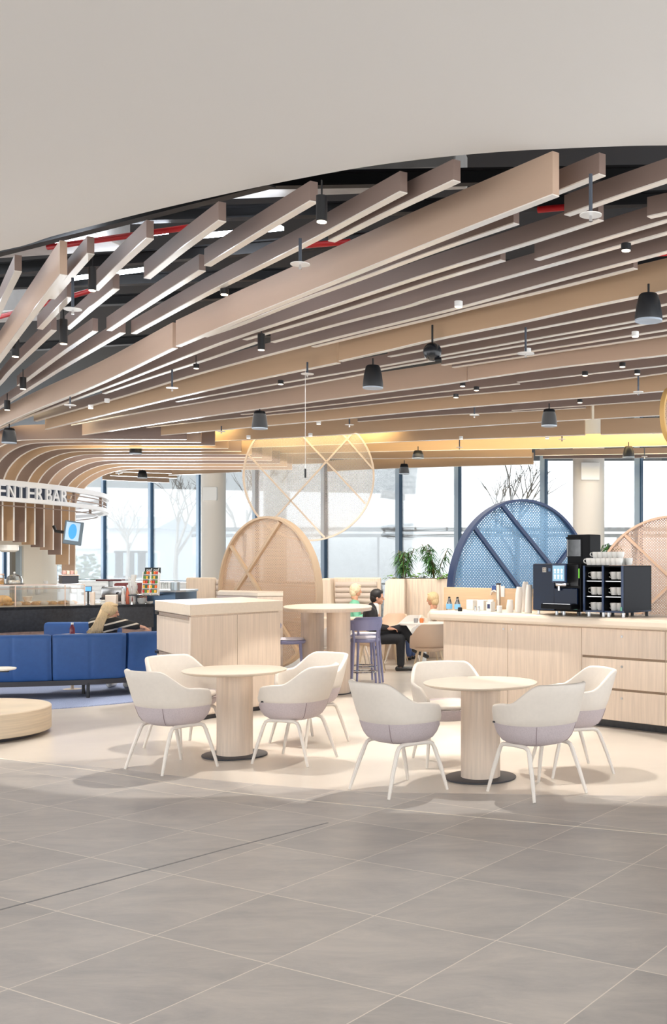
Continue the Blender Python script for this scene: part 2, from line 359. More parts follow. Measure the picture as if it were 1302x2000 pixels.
# ---------------------------------------------------------------- baffles
ZB, ZB2 = 3.85, 3.98
FT = .026
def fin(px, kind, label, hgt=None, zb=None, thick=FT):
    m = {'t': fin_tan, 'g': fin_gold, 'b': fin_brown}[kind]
    z0 = zb if zb is not None else (ZB if kind != 'b' else ZB2)
    hh = hgt or (ZC-z0)
    q = catmull([(x, y, 0) for x, y in px], 5)
    path = [PZ(p.x, p.y, z0) for p in q]
    path = [Vector((p.x, p.y)) for p in path]
    o = MB().strip(path, thick, z0+.004, z0+hh).build('ceiling_baffle', m, smooth=True)
    tag(o, label, 'baffle')
    MB().strip(path, thick+.001, z0-.002, z0+.006).build('bottom_edge', edge_m, o)
    return o
fins = [
 ([(35.5, 530), (0, 604), (-50, 720)], 'b', 'short taupe baffle cut by the left picture edge, leftmost of all'),
 ([(124, 537), (67.6, 611), (0, 702), (-60, 780)], 't', 'long tan baffle second from left, tip near the ceiling edge'),
 ([(177, 496), (140, 538), (101, 584)], 'b', 'short taupe baffle third tip from left'),
 ([(137, 581), (108, 611), (78, 643)], 'b', 'short taupe baffle below the third tip from left'),
 ([(105, 645), (27, 719), (0, 749), (-50, 800)], 'b', 'taupe baffle ending left of the black cylinder lamp at far left'),
 ([(293, 466), (240, 514), (186, 567)], 'b', 'short taupe baffle fourth tip from left at ceiling edge'),
 ([(227, 564), (180, 602), (132, 643)], 'b', 'short taupe baffle beneath the fourth tip from left'),
 ([(186, 647), (130, 685), (84, 719), (37, 754)], 'b', 'taupe baffle between two hanging black lamps at left'),
 ([(434, 432), (360, 486), (287, 544)], 'b', 'short taupe baffle fifth tip from left at ceiling edge'),
 ([(395, 529), (304, 586), (213, 646)], 'b', 'short taupe baffle below the fifth tip from left'),
 ([(240, 650), (180, 685), (122, 719), (0, 796), (-60, 832)], 'b', 'long taupe baffle running into the left edge above the wide tan one'),
 ([(613, 394), (510, 455), (405, 519.6)], 'b', 'short taupe baffle whose tip touches the black cylinder lamp at ceiling edge'),
 ([(788, 376), (700, 423), (591, 481), (400, 577), (261, 652)], 'b', 'long taupe baffle running behind the upper black cylinder lamp'),
 ([(892, 354), (770, 411), (647, 472)], 'b', 'short taupe baffle just left of the largest tan baffle'),
 ([(1085, 382), (850, 473), (584, 580), (460, 630), (348, 677)], 't', 'largest light tan baffle with the tallest end face'),
 ([(342, 680), (203, 747), (67.6, 803), (0, 834), (-60, 862)], 't', 'wide light tan baffle continuing the largest one to the left edge'),
 ([(1008, 437), (850, 491), (718, 540), (584, 589), (470, 634), (400, 658)], 'b', 'taupe baffle directly beneath the largest tan baffle'),
 ([(1176, 342), (1086, 378), (990, 416)], 'b', 'short taupe baffle tip right of the largest tan baffle'),
 ([(1380, 327), (1302, 354), (1200, 388), (1107, 421)], 'b', 'taupe baffle leaving at the top right corner of the slats'),
 ([(1173, 430), (1044, 472), (850, 532), (645, 600), (440, 668), (236, 747), (51, 816), (0, 838), (-60, 862)], 'b', 'very long taupe baffle starting at the sprinkler rod and sweeping to the left'),
 ([(982, 509), (850, 549), (693, 600), (590, 632), (478, 664)], 'b', 'taupe baffle ending right of the small black lamp in the middle'),
 ([(502, 669), (400, 704), (300, 736), (203, 769)], 'b', 'taupe baffle starting left of the small black lamp in the middle'),
 ([(1380, 410), (1302, 432), (1170, 471), (1048, 508)], 'b', 'taupe baffle at right above the round ceiling downlight'),
 ([(1380, 397), (1330, 411), (1267, 425)], 'b', 'stub of taupe baffle cut by the right edge, uppermost'),
 ([(1380, 433), (1302, 456), (1076, 519), (850, 582), (792, 600), (660, 634), (532.5, 669)], 'b', 'long taupe baffle passing just above the round ceiling downlight'),
 ([(1380, 470), (1302, 493), (1100, 546), (895, 602), (630, 667), (400, 727), (240, 775), (69, 823)], 'b', 'longest taupe baffle passing below the round ceiling downlight'),
 ([(1240.6, 524.6), (1101, 560), (933, 600), (850, 621), (740, 647), (612, 678)], 'b', 'taupe baffle lying right above the honey baffle'),
 ([(1380, 549), (1302, 569), (1152, 600), (1023, 629), (850, 664), (760, 685), (665, 706)], 'g', 'honey baffle that ends above the large black speaker at right'),
 ([(661, 709.5), (540, 734), (400, 764), (240, 802), (91, 839)], 'g', 'honey baffle between the two middle black speakers and the left'),
 ([(1380, 578), (1302, 595), (1240, 606), (1024, 647), (864, 677), (760, 697)], 'b', 'thin taupe baffle, first below the right honey baffle'),
 ([(1380, 602), (1302, 617), (1080, 656), (850, 697), (714, 721), (560, 747), (400, 775), (345, 785)], 'b', 'thin taupe baffle, second below the right honey baffle'),
 ([(1380, 612), (1302, 626), (1080, 665), (862, 702), (746, 722), (707, 731.5), (560, 758), (400, 785), (280, 805), (142, 831)], 'b', 'thin taupe baffle, third below the right honey baffle'),
 ([(1380, 633), (1302, 645), (1080, 680), (864, 713.5)], 'b', 'thin taupe baffle starting right of the ball speaker'),
 ([(1380, 643), (1302, 655.5), (1090, 687), (885, 718)], 'b', 'thin taupe baffle skimming above the tan break near the ball speaker'),
 ([(1380, 680), (1302, 694), (1100, 717), (916, 743)], 't', 'tan baffle at right that starts right of the ball speaker'),
 ([(914, 744), (860, 752), (650, 780), (400, 814), (216, 842), (100, 860)], 't', 'tan baffle ending above the left middle speaker'),
 ([(1380, 703), (1302, 714), (1150, 731), (1011, 747)], 'b', 'thin taupe baffle below the right tan one, upper'),
 ([(1380, 719), (1302, 729), (1180, 745), (1060, 759)], 'b', 'thin taupe baffle below the right tan one, lower'),
 ([(1013, 750), (930, 759), (860, 766), (690, 786), (524, 805), (472, 810)], 'b', 'thin taupe baffle over the left middle speaker'),
 ([(1060, 759), (850, 777), (620, 802), (400, 823), (220, 844)], 'b', 'thin taupe baffle ending under the left tan baffle'),
 ([(1380, 757), (1302, 764), (1080, 782), (850, 801), (620, 823), (400, 843), (233, 858.5)], 'g', 'honey baffle behind the right middle speaker'),
 ([(1380, 775), (1302, 781), (1150, 792), (1000, 802)], 'b', 'thin taupe baffle at right just under the honey one'),
 ([(1143, 797), (1000, 805), (850, 812), (700, 824)], 'b', 'thin taupe baffle above the far honey baffle'),
 ([(1154, 819), (1000, 828), (850, 838), (620, 852), (400, 863), (250, 868)], 'g', 'far honey baffle left of the gap at right'),
 ([(1380, 806), (1302, 811), (1230, 815), (1161, 819)], 'g', 'far honey baffle right of the gap, upper'),
 ([(1142, 850), (1000, 855), (850, 860), (620, 870), (400, 877), (270, 877)], 'g', 'last honey baffle in front of the yellow glowing one'),
 ([(1380, 843), (1302, 846), (1240, 847), (1173, 849)], 'g', 'far honey baffle right of the gap, lower'),
 ([(1380, 869), (1302, 871), (1080, 876), (850, 880), (660, 884), (480, 887), (320, 886)], 'g', 'baffle glowing yellow in front of the window wall'),
 ([(1038, 893), (900, 894), (729, 896), (600, 896)], 'g', 'pale baffle ending above the blue round screen, upper'),
 ([(1041, 907), (900, 911), (744, 916), (640, 921)], 'g', 'pale baffle ending above the blue round screen, lower'),
 ([(1380, 884), (1302, 886), (1180, 888), (1045, 890)], 'b', 'taupe baffle at the far right near the column, upper'),
 ([(1380, 893), (1302, 894), (1200, 895), (1060, 896)], 'b', 'taupe baffle at the far right near the column, lower'),
 ([(480, 901), (430, 901), (380, 901), (300, 901)], 't', 'far tan baffle left of the white round screen, upper'),
 ([(482, 911), (430, 912), (380, 913), (310, 914)], 'g', 'far tan baffle left of the white round screen, middle'),
 ([(470, 922), (430, 924), (390, 926), (330, 928)], 'g', 'far tan baffle nearest the left column'),
 ([(640, 905), (560, 907), (478, 909)], 't', 'pale baffle seen through the white round screen'),
]
fins += [([(200, 937), (260, 940), (330, 943)], 't', 'pale baffle deepest at left under the small dark speaker'), ([(215, 929), (270, 931), (345, 934)], 'g', 'pale baffle second deepest at left'), ([(225, 921), (280, 923), (335, 925)], 't', 'pale baffle third deepest at left')]
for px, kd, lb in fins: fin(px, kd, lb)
# ---------------------------------------------------------------- ribs curving down into the bar canopy
RC = Vector((-15.9, 21.45)); RR = 6.96
def ray_hit(x, R):
    t = (x-CX)/F; d = Vector((t, 1)).normalized()
    # |s d - RC| = R
    A = d.dot(RC); c = RC.length_squared-R*R; disc = A*A-c
    s = A-math.sqrt(max(disc, 0)); return d*s
def rib(pd, z_bot, ytop, rad, run, kind, label):
    D = pd; th = math.atan2(D.y-RC.y, D.x-RC.x)
    out = Vector((math.cos(th), math.sin(th)))
    zt = ytop
    mB = {'t': fin_tan, 'g': fin_gold, 'b': fin_brown}[kind]
    # centre line: lower (outer) edge, in the plane of the rib
    line = []  # (distance outwards, z)
    line.append((0, z_bot)); line.append((0, zt-rad*.72))
    for k in range(1, 13):
        a = k/12*PI/2; line.append((rad-rad*math.cos(a), zt-rad*.72+rad*.72*math.sin(a)))
    plan = [D+out*min(l[0], rad) for l in line]
    zz = [l[1] for l in line]
    # horizontal run turning from radial direction to the run direction
    cur = plan[-1].copy(); d = out.copy(); tgt = Vector((1, run[1])).normalized(); L = run[0]; n = 10
    for k in range(n):
        f = min(1, (k+1)/5); dd = (d*(1-f)+tgt*f).normalized(); cur = cur+dd*(L/n); plan.append(cur.copy()); zz.append(zt)
    n = len(plan); rows = []; rows2 = []
    W = .26
    for i in range(n):
        a, b = max(i-1, 0), min(i+1, n-1)
        t = Vector((plan[b].x-plan[a].x, plan[b].y-plan[a].y, zz[b]-zz[a])).normalized()
        hd = Vector((plan[min(i+1, n-1)].x-plan[max(i-1, 0)].x, plan[min(i+1, n-1)].y-plan[max(i-1, 0)].y, 0))
        hd = hd.normalized() if hd.length > 1e-4 else Vector((out.x, out.y, 0))
        side = Vector((-hd.y, hd.x, 0)); inn = t.cross(side)
        if inn.z < 0 or (abs(inn.z) < 1e-3 and inn.dot(Vector((out.x, out.y, 0))) > 0): inn = -inn
        rows.append((Vector((plan[i].x, plan[i].y, zz[i])), side, inn))
    def sweep(w0, w1, hs, name, m, parent):
        g = MB(); rr = []
        for p, sd, inn in rows:
            rr.append([g.bm.verts.new(p+sd*a*hs*.62+inn*b) for a, b in ((1, w0), (-1, w0), (-1, w1), (1, w1))])
        for a, b in zip(rr, rr[1:]):
            for k in range(4): g.bm.faces.new((a[k], b[k], b[(k+1) % 4], a[(k+1) % 4]))
        g.bm.faces.new(rr[0][::-1]); g.bm.faces.new(rr[-1]); return g.build(name, m, parent, smooth=True)
    o = sweep(.003, W, .024, 'curved_rib', mB, None); tag(o, label, 'rib')
    sweep(-.004, .006, .025, 'front_edge', edge_m, o)
    return o
kinds = 'btbgbgbtbgtgbg'
ordn = ['first', 'second', 'third', 'fourth', 'fifth', 'sixth', 'seventh', 'eighth', 'ninth', 'tenth', 'eleventh', 'twelfth', 'thirteenth', 'fourteenth']
rx = [-42, -18, 5, 27, 50, 68, 86, 104, 120, 135, 147]
for i, x in enumerate(rx):
    D = ray_hit(x, RR-.5)
    zb_ = Z_(1056+max(0, (x-40))*.28+(max(0, x-115))*1.0, D.y)
    th_ = math.atan2(D.y-RC.y, D.x-RC.x); Yr = D.y+math.sin(th_)*1.0; zt = Z_(860+5.6*i, Yr)
    rib(D, zb_, zt, 1.0+.02*i, (2.9+.03*i, .03), kinds[i], '%s curved baffle rib from the left dropping behind the round bar sign' % ordn[i] if i < 10 else 'last curved rib at the right end of the bar canopy')
# ---------------------------------------------------------------- round bar sign
def ringpt(a, R, z): return Vector((RC.x+R*math.cos(a), RC.y+R*math.sin(a), z))
ZR0, ZR1 = Z_(1000, 24), Z_(975, 24)      # lower and upper band of the sign
signw = mat('white_sign_band', (226, 228, 232), .5, emit=((240, 246, 255), .05))
root = thing('bar_sign', 'white ring sign with ENTER BAR letters above the bar', 'sign', (RC.x, RC.y, ZR0))
def ring(name, R0, R1, z0, z1, m, parent, n=180, a0=0, a1=2*PI):
    g = MB(); prev = None; first = None
    full = abs(a1-a0-2*PI) < 1e-6
    for k in range(n+1):
        if full and k == n: q = first
        else:
            a = a0+(a1-a0)*k/n
            q = [g.bm.verts.new(ringpt(a, r, z)-Vector((RC.x, RC.y, ZR0))) for r, z in ((R1, z0), (R1, z1), (R0, z1), (R0, z0))]
        if prev:
            for j in range(4): g.bm.faces.new((prev[j], q[j], q[(j+1) % 4], prev[(j+1) % 4]))
        prev = q; first = first or q
    return g.build(name, m, parent, smooth=True)
bh = .075
ring('upper_band', RR-.12, RR, ZR1-bh/2, ZR1+bh/2+.02, signw, root)
ring('lower_band', RR-.12, RR, ZR0-bh/2, ZR0+bh/2, signw, root)
rodm = mat('taupe_rod', (150, 128, 116), .5)
for zz in (.1, .19): ring('ring_rod', RR-.09, RR-.06, ZR0+zz-.01, ZR0+zz+.01, rodm, root)
for zz in (-.10,): ring('ring_rod', RR-.25, RR-.22, ZR0+zz-.01, ZR0+zz+.01, rodm, root)
for k in range(14):
    a = -PI/2+k*PI/13*1.0+.33
    g = MB(); p = ringpt(a, RR-.08, 0)-Vector((RC.x, RC.y, 0)); g.box((p.x, p.y, (ZR1-ZR0)/2), (.05, .05, ZR1-ZR0), Matrix.Rotation(a, 3, 'Z')); g.build('ring_post', rodm, root)
def ang_at(x):
    p = ray_hit(x, RR); return math.atan2(p.y-RC.y, p.x-RC.x)
a0, a1 = ang_at(-75), ang_at(135)
ring('letter_backing', RR-.07, RR-.05, ZR0+.03, ZR1-.03, mat('navy_backing', (24, 40, 66), .5), root, 40, a0, a1)
def letter(ch, xc, wpx):
    cu = bpy.data.curves.new('t', 'FONT'); cu.body = ch; cu.size = 1; cu.extrude = .02; cu.offset = .012
    to = bpy.data.objects.new('t', cu); COL.objects.link(to); dg = bpy.context.evaluated_depsgraph_get()
    me = bpy.data.meshes.new_from_object(to.evaluated_get(dg)); bpy.data.objects.remove(to); bpy.data.curves.remove(cu)
    xs = [v.co.x for v in me.vertices]; ys = [v.co.y for v in me.vertices]
    hh = ZR1-ZR0-.02
    aL, aR = ang_at(xc-wpx/2), ang_at(xc+wpx/2); mid = (aL+aR)/2; wd = abs(aR-aL)*RR
    for v in me.vertices:
        u = (v.co.x-min(xs))/(max(xs)-min(xs))-.5; z = (v.co.y-min(ys))/(max(ys)-min(ys))
        a = mid+u*wd/RR; p = ringpt(a, RR+v.co.z*1.0-.03, ZR0+.01+z*hh)-Vector((RC.x, RC.y, ZR0)); v.co = p
    me.materials.clear(); me.materials.append(signw)
    o = bpy.data.objects.new('letter', me); COL.objects.link(o); o.parent = root; o['label'] = 'white letter ' + ch
for ch, x0, x1 in (('C', -26, -8), ('E', -2, 13), ('N', 17, 32), ('T', 36, 50), ('E', 55, 69), ('R', 72, 86), ('B', 92, 103), ('A', 104, 119), ('R', 121, 134)):
    letter(ch, (x0+x1)/2, x1-x0)
# ---------------------------------------------------------------- bar back wall (curved) with doorway
wallc = mat('warm_grey_wall', (214, 208, 196), .8)
def arcwall(R, x0, x1, z0, z1, t=.08, n=40):
    g = MB(); aa, ab = x0, x1
    pts = [ringpt(aa+(ab-aa)*k/n, R, 0) for k in range(n+1)]
    g.strip([(p.x, p.y) for p in pts], t/2, z0, z1); return g
def aang(x, R):
    p = ray_hit(x, R); return math.atan2(p.y-RC.y, p.x-RC.x)
Rw = RR-1.1
struct(arcwall(Rw, aang(42, Rw), .62, 0, 2.9).build('wall_bar', wallc, smooth=True))
struct(arcwall(Rw, -1.6, aang(-60, Rw), 0, 2.9).build('wall_bar', wallc, smooth=True))
struct(arcwall(Rw, aang(-60, Rw), aang(42, Rw), Z_(1066, ray_hit(20, Rw).y), 2.9, n=10).build('wall_bar', wallc, smooth=True))
struct(arcwall(Rw-1.6, -1.3, .3, 0, 2.9, n=20).build('wall_bar', mat('beige_kitchen_wall', (178, 166, 150), .8), smooth=True))
fr = thing('door_1', 'steel framed doorway in the bar wall', 'door', (0, 0, 0)); struct(fr)
p0 = ray_hit(42, Rw-.02); p1 = ray_hit(28, Rw-.5)
zt_ = Z_(1066, p0.y)
MB().box((p0.x-.02, p0.y-.04, zt_/2), (.09, .14, zt_)).build('door_frame', mat('light_steel_frame', (176, 190, 200), .35, .4), fr)
q0 = ray_hit(-60, Rw-.02)
g = MB(); g.tube([(q0.x, q0.y-.04, zt_), (p0.x, p0.y-.04, zt_)], .05, 4); g.build('door_frame', MT['light_steel_frame'], fr)
MB().box((p1.x, p1.y, 1.05), (.05, .3, 2.1)).build('door_leaf', steel, fr)
# hood / kitchen shade behind the door
o = MB().lathe([(0, .1), (.17, .1), (.17, 0), (.12, -.03), (0, -.03)], n=24).build('wall_dispenser', whitep, loc=P(17, 1075, 20.2), smooth=True); tag(o, 'white round dispenser high inside the bar doorway', 'dispenser')
# ---------------------------------------------------------------- window wall
wl = Vector((1, -.707, 0)).normalized(); 
def WX(x, off=0): 
    t = (x-CX)/F; Y = (27.7+off)/(1+.707*t); return Vector((t*Y, Y, 0))
mul = mat('blue_grey_mullion', (190, 212, 232), .45)
muld = mat('dark_mullion_gasket', (56, 92, 126), .4)
mx_ = [-300, -190, -90, 8, 105, 202, 294, 388, 498, 632, 778, 893, 1061, 1246, 1450]
ang = math.atan2(wl.y, wl.x); R3 = Matrix.Rotation(ang, 3, 'Z')
for i, x in enumerate(mx_):
    p = WX(x); o = thing('trim_%d' % (10+i), 'window mullion', 'mullion', (p.x, p.y, 0), ang); struct(o); del o['category']; del o['label']
    MB().box((0, 0, 2.7), (.17, .09, 5.4)).build('mullion_post', mul, o)
    MB().box((.098, -.02, 2.7), (.035, .10, 5.4)).build('mullion_gasket', muld, o)
for i in range(len(mx_)-1):
    a, b = WX(mx_[i]), WX(mx_[i+1]); c = (a+b)/2; L = (b-a).length
    o = MB().box((0, 0, 2.7), (L-.15, .012, 5.4)).build('window_%d' % (i+1), wglass, loc=c, rot=(0, 0, ang)); struct(o)
    g = MB(); g.box((0, 0, .06), (L-.15, .12, .12)); g.box((0, 0, 5.34), (L-.15, .12, .14)); g.build('window_frame', mul, o)
a, b = WX(-300), WX(1450); c = (a+b)/2
g = MB(); g.box((0, 0, 5.5), ((b-a).length, .4, .2)); o = g.build('wall_window_head', mat('window_head', (120, 112, 104), .8), loc=c, rot=(0, 0, ang)); struct(o)
a, b = WX(0, -1.2), WX(640, -1.2); c = (a+b)/2
g = MB(); g.box((0, 0, .5), ((b-a).length, .5, 1.0)); g.box((0, -.05, 1.04), ((b-a).length, .7, .06))
for k in range(5): g.box((0, -.27, .3+k*.14), ((b-a).length, .03, .05))
o = g.build('trim_30', mat('white_window_bench', (235, 234, 232), .6), loc=c, rot=(0, 0, ang)); struct(o)
# columns
colm = mat('white_column_paint', (226, 220, 212), .7)
for x, Y, L in ((416.5, 33.2, 'left'), (1149, 25.2, 'right')):
    p = P(x, 1100, Y); o = MB().cyl((0, 0, 0), (0, 0, 5.5), .365, n=48).build('wall_column', colm, loc=(p.x, p.y, 0), smooth=True); struct(o)
    MB().box((.02, -.40, 3.75), (.42, .1, .4), bev=.01).build('access_panel', white, o)
# ---------------------------------------------------------------- outside
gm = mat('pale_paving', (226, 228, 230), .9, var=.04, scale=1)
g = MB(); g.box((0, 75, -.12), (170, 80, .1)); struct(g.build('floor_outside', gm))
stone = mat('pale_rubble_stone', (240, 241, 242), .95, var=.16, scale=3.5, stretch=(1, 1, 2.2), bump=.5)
g = MB(); nx, nz = 60, 24; vs = []
for i in range(nx+1):
    row = []
    for j in range(nz+1):
        row.append(g.bm.verts.new((-12+i*.3+random.uniform(-.08, .08), 44+j*.22+random.uniform(-.07, .07), -.2+j*.42+random.uniform(-.08, .08))))
    vs.append(row)
for i in range(nx):
    for j in range(nz): g.bm.faces.new((vs[i][j], vs[i+1][j], vs[i+1][j+1], vs[i][j+1]))
tag(g.build('stone_slope', stone, smooth=True, angle=2), 'pale grey rubble stone slope outside the middle windows', 'slope')
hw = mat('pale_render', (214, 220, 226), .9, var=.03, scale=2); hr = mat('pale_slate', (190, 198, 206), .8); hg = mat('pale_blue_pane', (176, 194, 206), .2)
def house(x0, x1, ytop, yeave, Y, label, nwin=3):
    a = X_(x0, Y); b = X_(x1, Y); ze = Z_(yeave, Y); zr = Z_(ytop, Y); D = 7
    r = thing('house', label, 'house', ((a+b)/2, Y, 0)); w2 = (b-a)/2
    MB().box((0, D/2, ze/2), (w2*2, D, ze)).build('house_wall', hw, r)
    g = MB(); v = [(-w2-.3, -.3, ze), (w2+.3, -.3, ze), (w2+.3, D+.3, ze), (-w2-.3, D+.3, ze), (-w2-.3, D/2, zr), (w2+.3, D/2, zr)]
    v = [g.bm.verts.new(q) for q in v]
    for f in ((0, 1, 5, 4), (2, 3, 4, 5), (0, 4, 3), (1, 2, 5), (0, 3, 2, 1)): g.bm.faces.new([v[k] for k in f])
    g.build('house_roof', hr, r)
    for zz in (1.6, 4.4, 7.2):
        if zz > ze-1: continue
        for k in range(nwin):
            x = -w2+(k+.5)*2*w2/nwin
            f = MB().box((x, -.03, zz), (1.3, .12, 1.5)).build('house_window', white, r)
            MB().box((x, -.1, zz), (1.1, .06, 1.3)).build('pane', hg, f)
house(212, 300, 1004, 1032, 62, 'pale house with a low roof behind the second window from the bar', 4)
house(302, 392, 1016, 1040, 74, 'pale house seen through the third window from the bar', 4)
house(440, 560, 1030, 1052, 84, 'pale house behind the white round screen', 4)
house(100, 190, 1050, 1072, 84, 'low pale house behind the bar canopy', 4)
# glazed office block on the right
r = thing('office_building', 'pale glass office building outside the right windows', 'building', (3, 52, 0))
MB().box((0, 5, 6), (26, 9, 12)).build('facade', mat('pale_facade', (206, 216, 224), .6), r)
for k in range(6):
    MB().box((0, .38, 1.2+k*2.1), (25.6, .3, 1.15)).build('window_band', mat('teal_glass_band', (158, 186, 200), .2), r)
    MB().box((0, .2, .35+k*2.1), (26.2, .5, .18)).build('ledge', white, r)
for k in range(14): MB().box((-12.5+k*1.92, .2, 6), (.12, .3, 12)).build('facade_fin', mat('pale_fin', (196, 208, 216), .6), r)
# light bridge / railing
o = MB().box((-2, 41, Z_(1034, 41)), (22, .15, .16)); o.box((-2, 41, Z_(1046, 41)), (22, .15, .12))
for k in range(8): o.box((-12+k*3, 41, Z_(1046, 41)/2), (.08, .08, Z_(1046, 41)))
tag(o.build('railing', mat('bright_white_rail', (252, 252, 252), .6)), 'white double rail crossing in front of the stone slope outside', 'railing')
bark = mat('pale_bark', (176, 168, 160), .9)
def tree(x, Y, hgt, label, seed):
    rnd = random.Random(seed); g = MB()
    def br(p, d, L, r, lv):
        q = p+d*L; g.tube([p, (p+q)/2+Vector((rnd.uniform(-.04, .04)*L, 0, 0)), q], [r, r*.8, r*.6], 5, cap=False)
        if lv == 0: return
        for k in range(3):
            dd = (d+Vector((rnd.uniform(-.75, .75), rnd.uniform(-.5, .5), rnd.uniform(-.15, .45)))).normalized(); br(p+d*L*rnd.uniform(.6, 1), dd, L*rnd.uniform(.6, .8), r*.55, lv-1)
    br(Vector((0, 0, 0)), Vector((0, 0, 1)), hgt*.32, hgt*.018, 4)
    o = g.build('bare_tree', bark, loc=(X_(x, Y), Y, 0)); tag(o, label, 'tree')
tree(345, 52, 8, 'bare winter tree outside the third window from the bar', 1)
tree(480, 48, 8.5, 'bare winter tree left of the white round screen', 2)
tree(250, 56, 7, 'bare winter tree outside the second window from the bar', 3)
tree(1010, 42, 8, 'bare winter tree in front of the glass office building', 4)
leafm = mat('bush_green', (150, 180, 140), .8, var=.3, scale=6)
g = MB()
for k in range(160):
    a = random.uniform(0, 2*PI); r_ = random.uniform(.2, .8); z = random.uniform(.2, 2.0)
    g.sph((r_*math.cos(a), r_*math.sin(a), z), random.uniform(.06, .13), 6, (1, 1, .6))
g.cyl((0, 0, 0), (0, 0, 1.4), .05)
o = g.build('shrub', leafm, loc=(X_(156, 44), 44, 0)); tag(o, 'green shrub outside beside the bar', 'shrub')
# ---------------------------------------------------------------- bar counter
cp = [P(x, 1100, 1) for x in ()]
bar_px = [(-260, 1193), (-100, 1190), (0, 1187), (80, 1185), (150, 1183), (230, 1181.5), (300, 1180)]
bp_ = catmull([PZ(x, y, 1.02) for x, y in bar_px], 6); bp_ = [Vector((p.x, p.y)) for p in bp_]
def offs(path, d):
    out = []
    for i, p in enumerate(path):
        t = (path[min(i+1, len(path)-1)]-path[max(0, i-1)]).normalized(); out.append(p+Vector((-t.y, t.x))*d)
    return out
r = thing('bar_counter', 'long dark stone bar counter behind the blue sofa', 'counter', (bp_[10].x, bp_[10].y, 0))
base = Vector((bp_[10].x, bp_[10].y))
loc = [p-base for p in bp_]
MB().prism([(p.x, p.y) for p in loc]+[(p.x, p.y) for p in reversed(offs(loc, .06))], .66, 1.02).build('front_panel', blackstone, r, smooth=True)
MB().prism([(p.x, p.y) for p in offs(loc, .0)]+[(p.x, p.y) for p in reversed(offs(loc, .75))], .98, 1.02).build('countertop', blackstone, r)
MB().prism([(p.x, p.y) for p in offs(loc, .12)]+[(p.x, p.y) for p in reversed(offs(loc, .6))], 0, .98).build('base', mat('rose_stone', (196, 168, 156), .6, var=.2, scale=14), r)
bt = P(318, 1153, 17.3)
r = thing('bar_end_block', 'raised steel blue end block of the bar beside the wooden cabinet', 'counter', (bt.x, bt.y+.35, 0))
MB().prism([(-.27, -.3), (.2, -.36), (.3, -.2), (.3, .4), (-.27, .4)], 0, bt.z-.03).build('base', mat('blue_steel', (74, 94, 116), .3, .6), r, smooth=True)
MB().prism([(-.29, -.32), (.22, -.38), (.32, -.2), (.32, .42), (-.29, .42)], bt.z-.03, bt.z).build('top', mat('light_steel_top', (170, 176, 182), .3, .5), r)
bt = P(272, 1163, 16.9)
MB_ = MB().box((0, 0, 0), (.42, .3, .02)); o = MB_.build('counter_ledge', blackstone, loc=(bt.x, bt.y+.25, bt.z)); tag(o, 'dark raised shelf between bar and end block', 'shelf')
MB().box((-.15, .1, -.12), (.03, .1, .23)).build('support', blackstone, o)
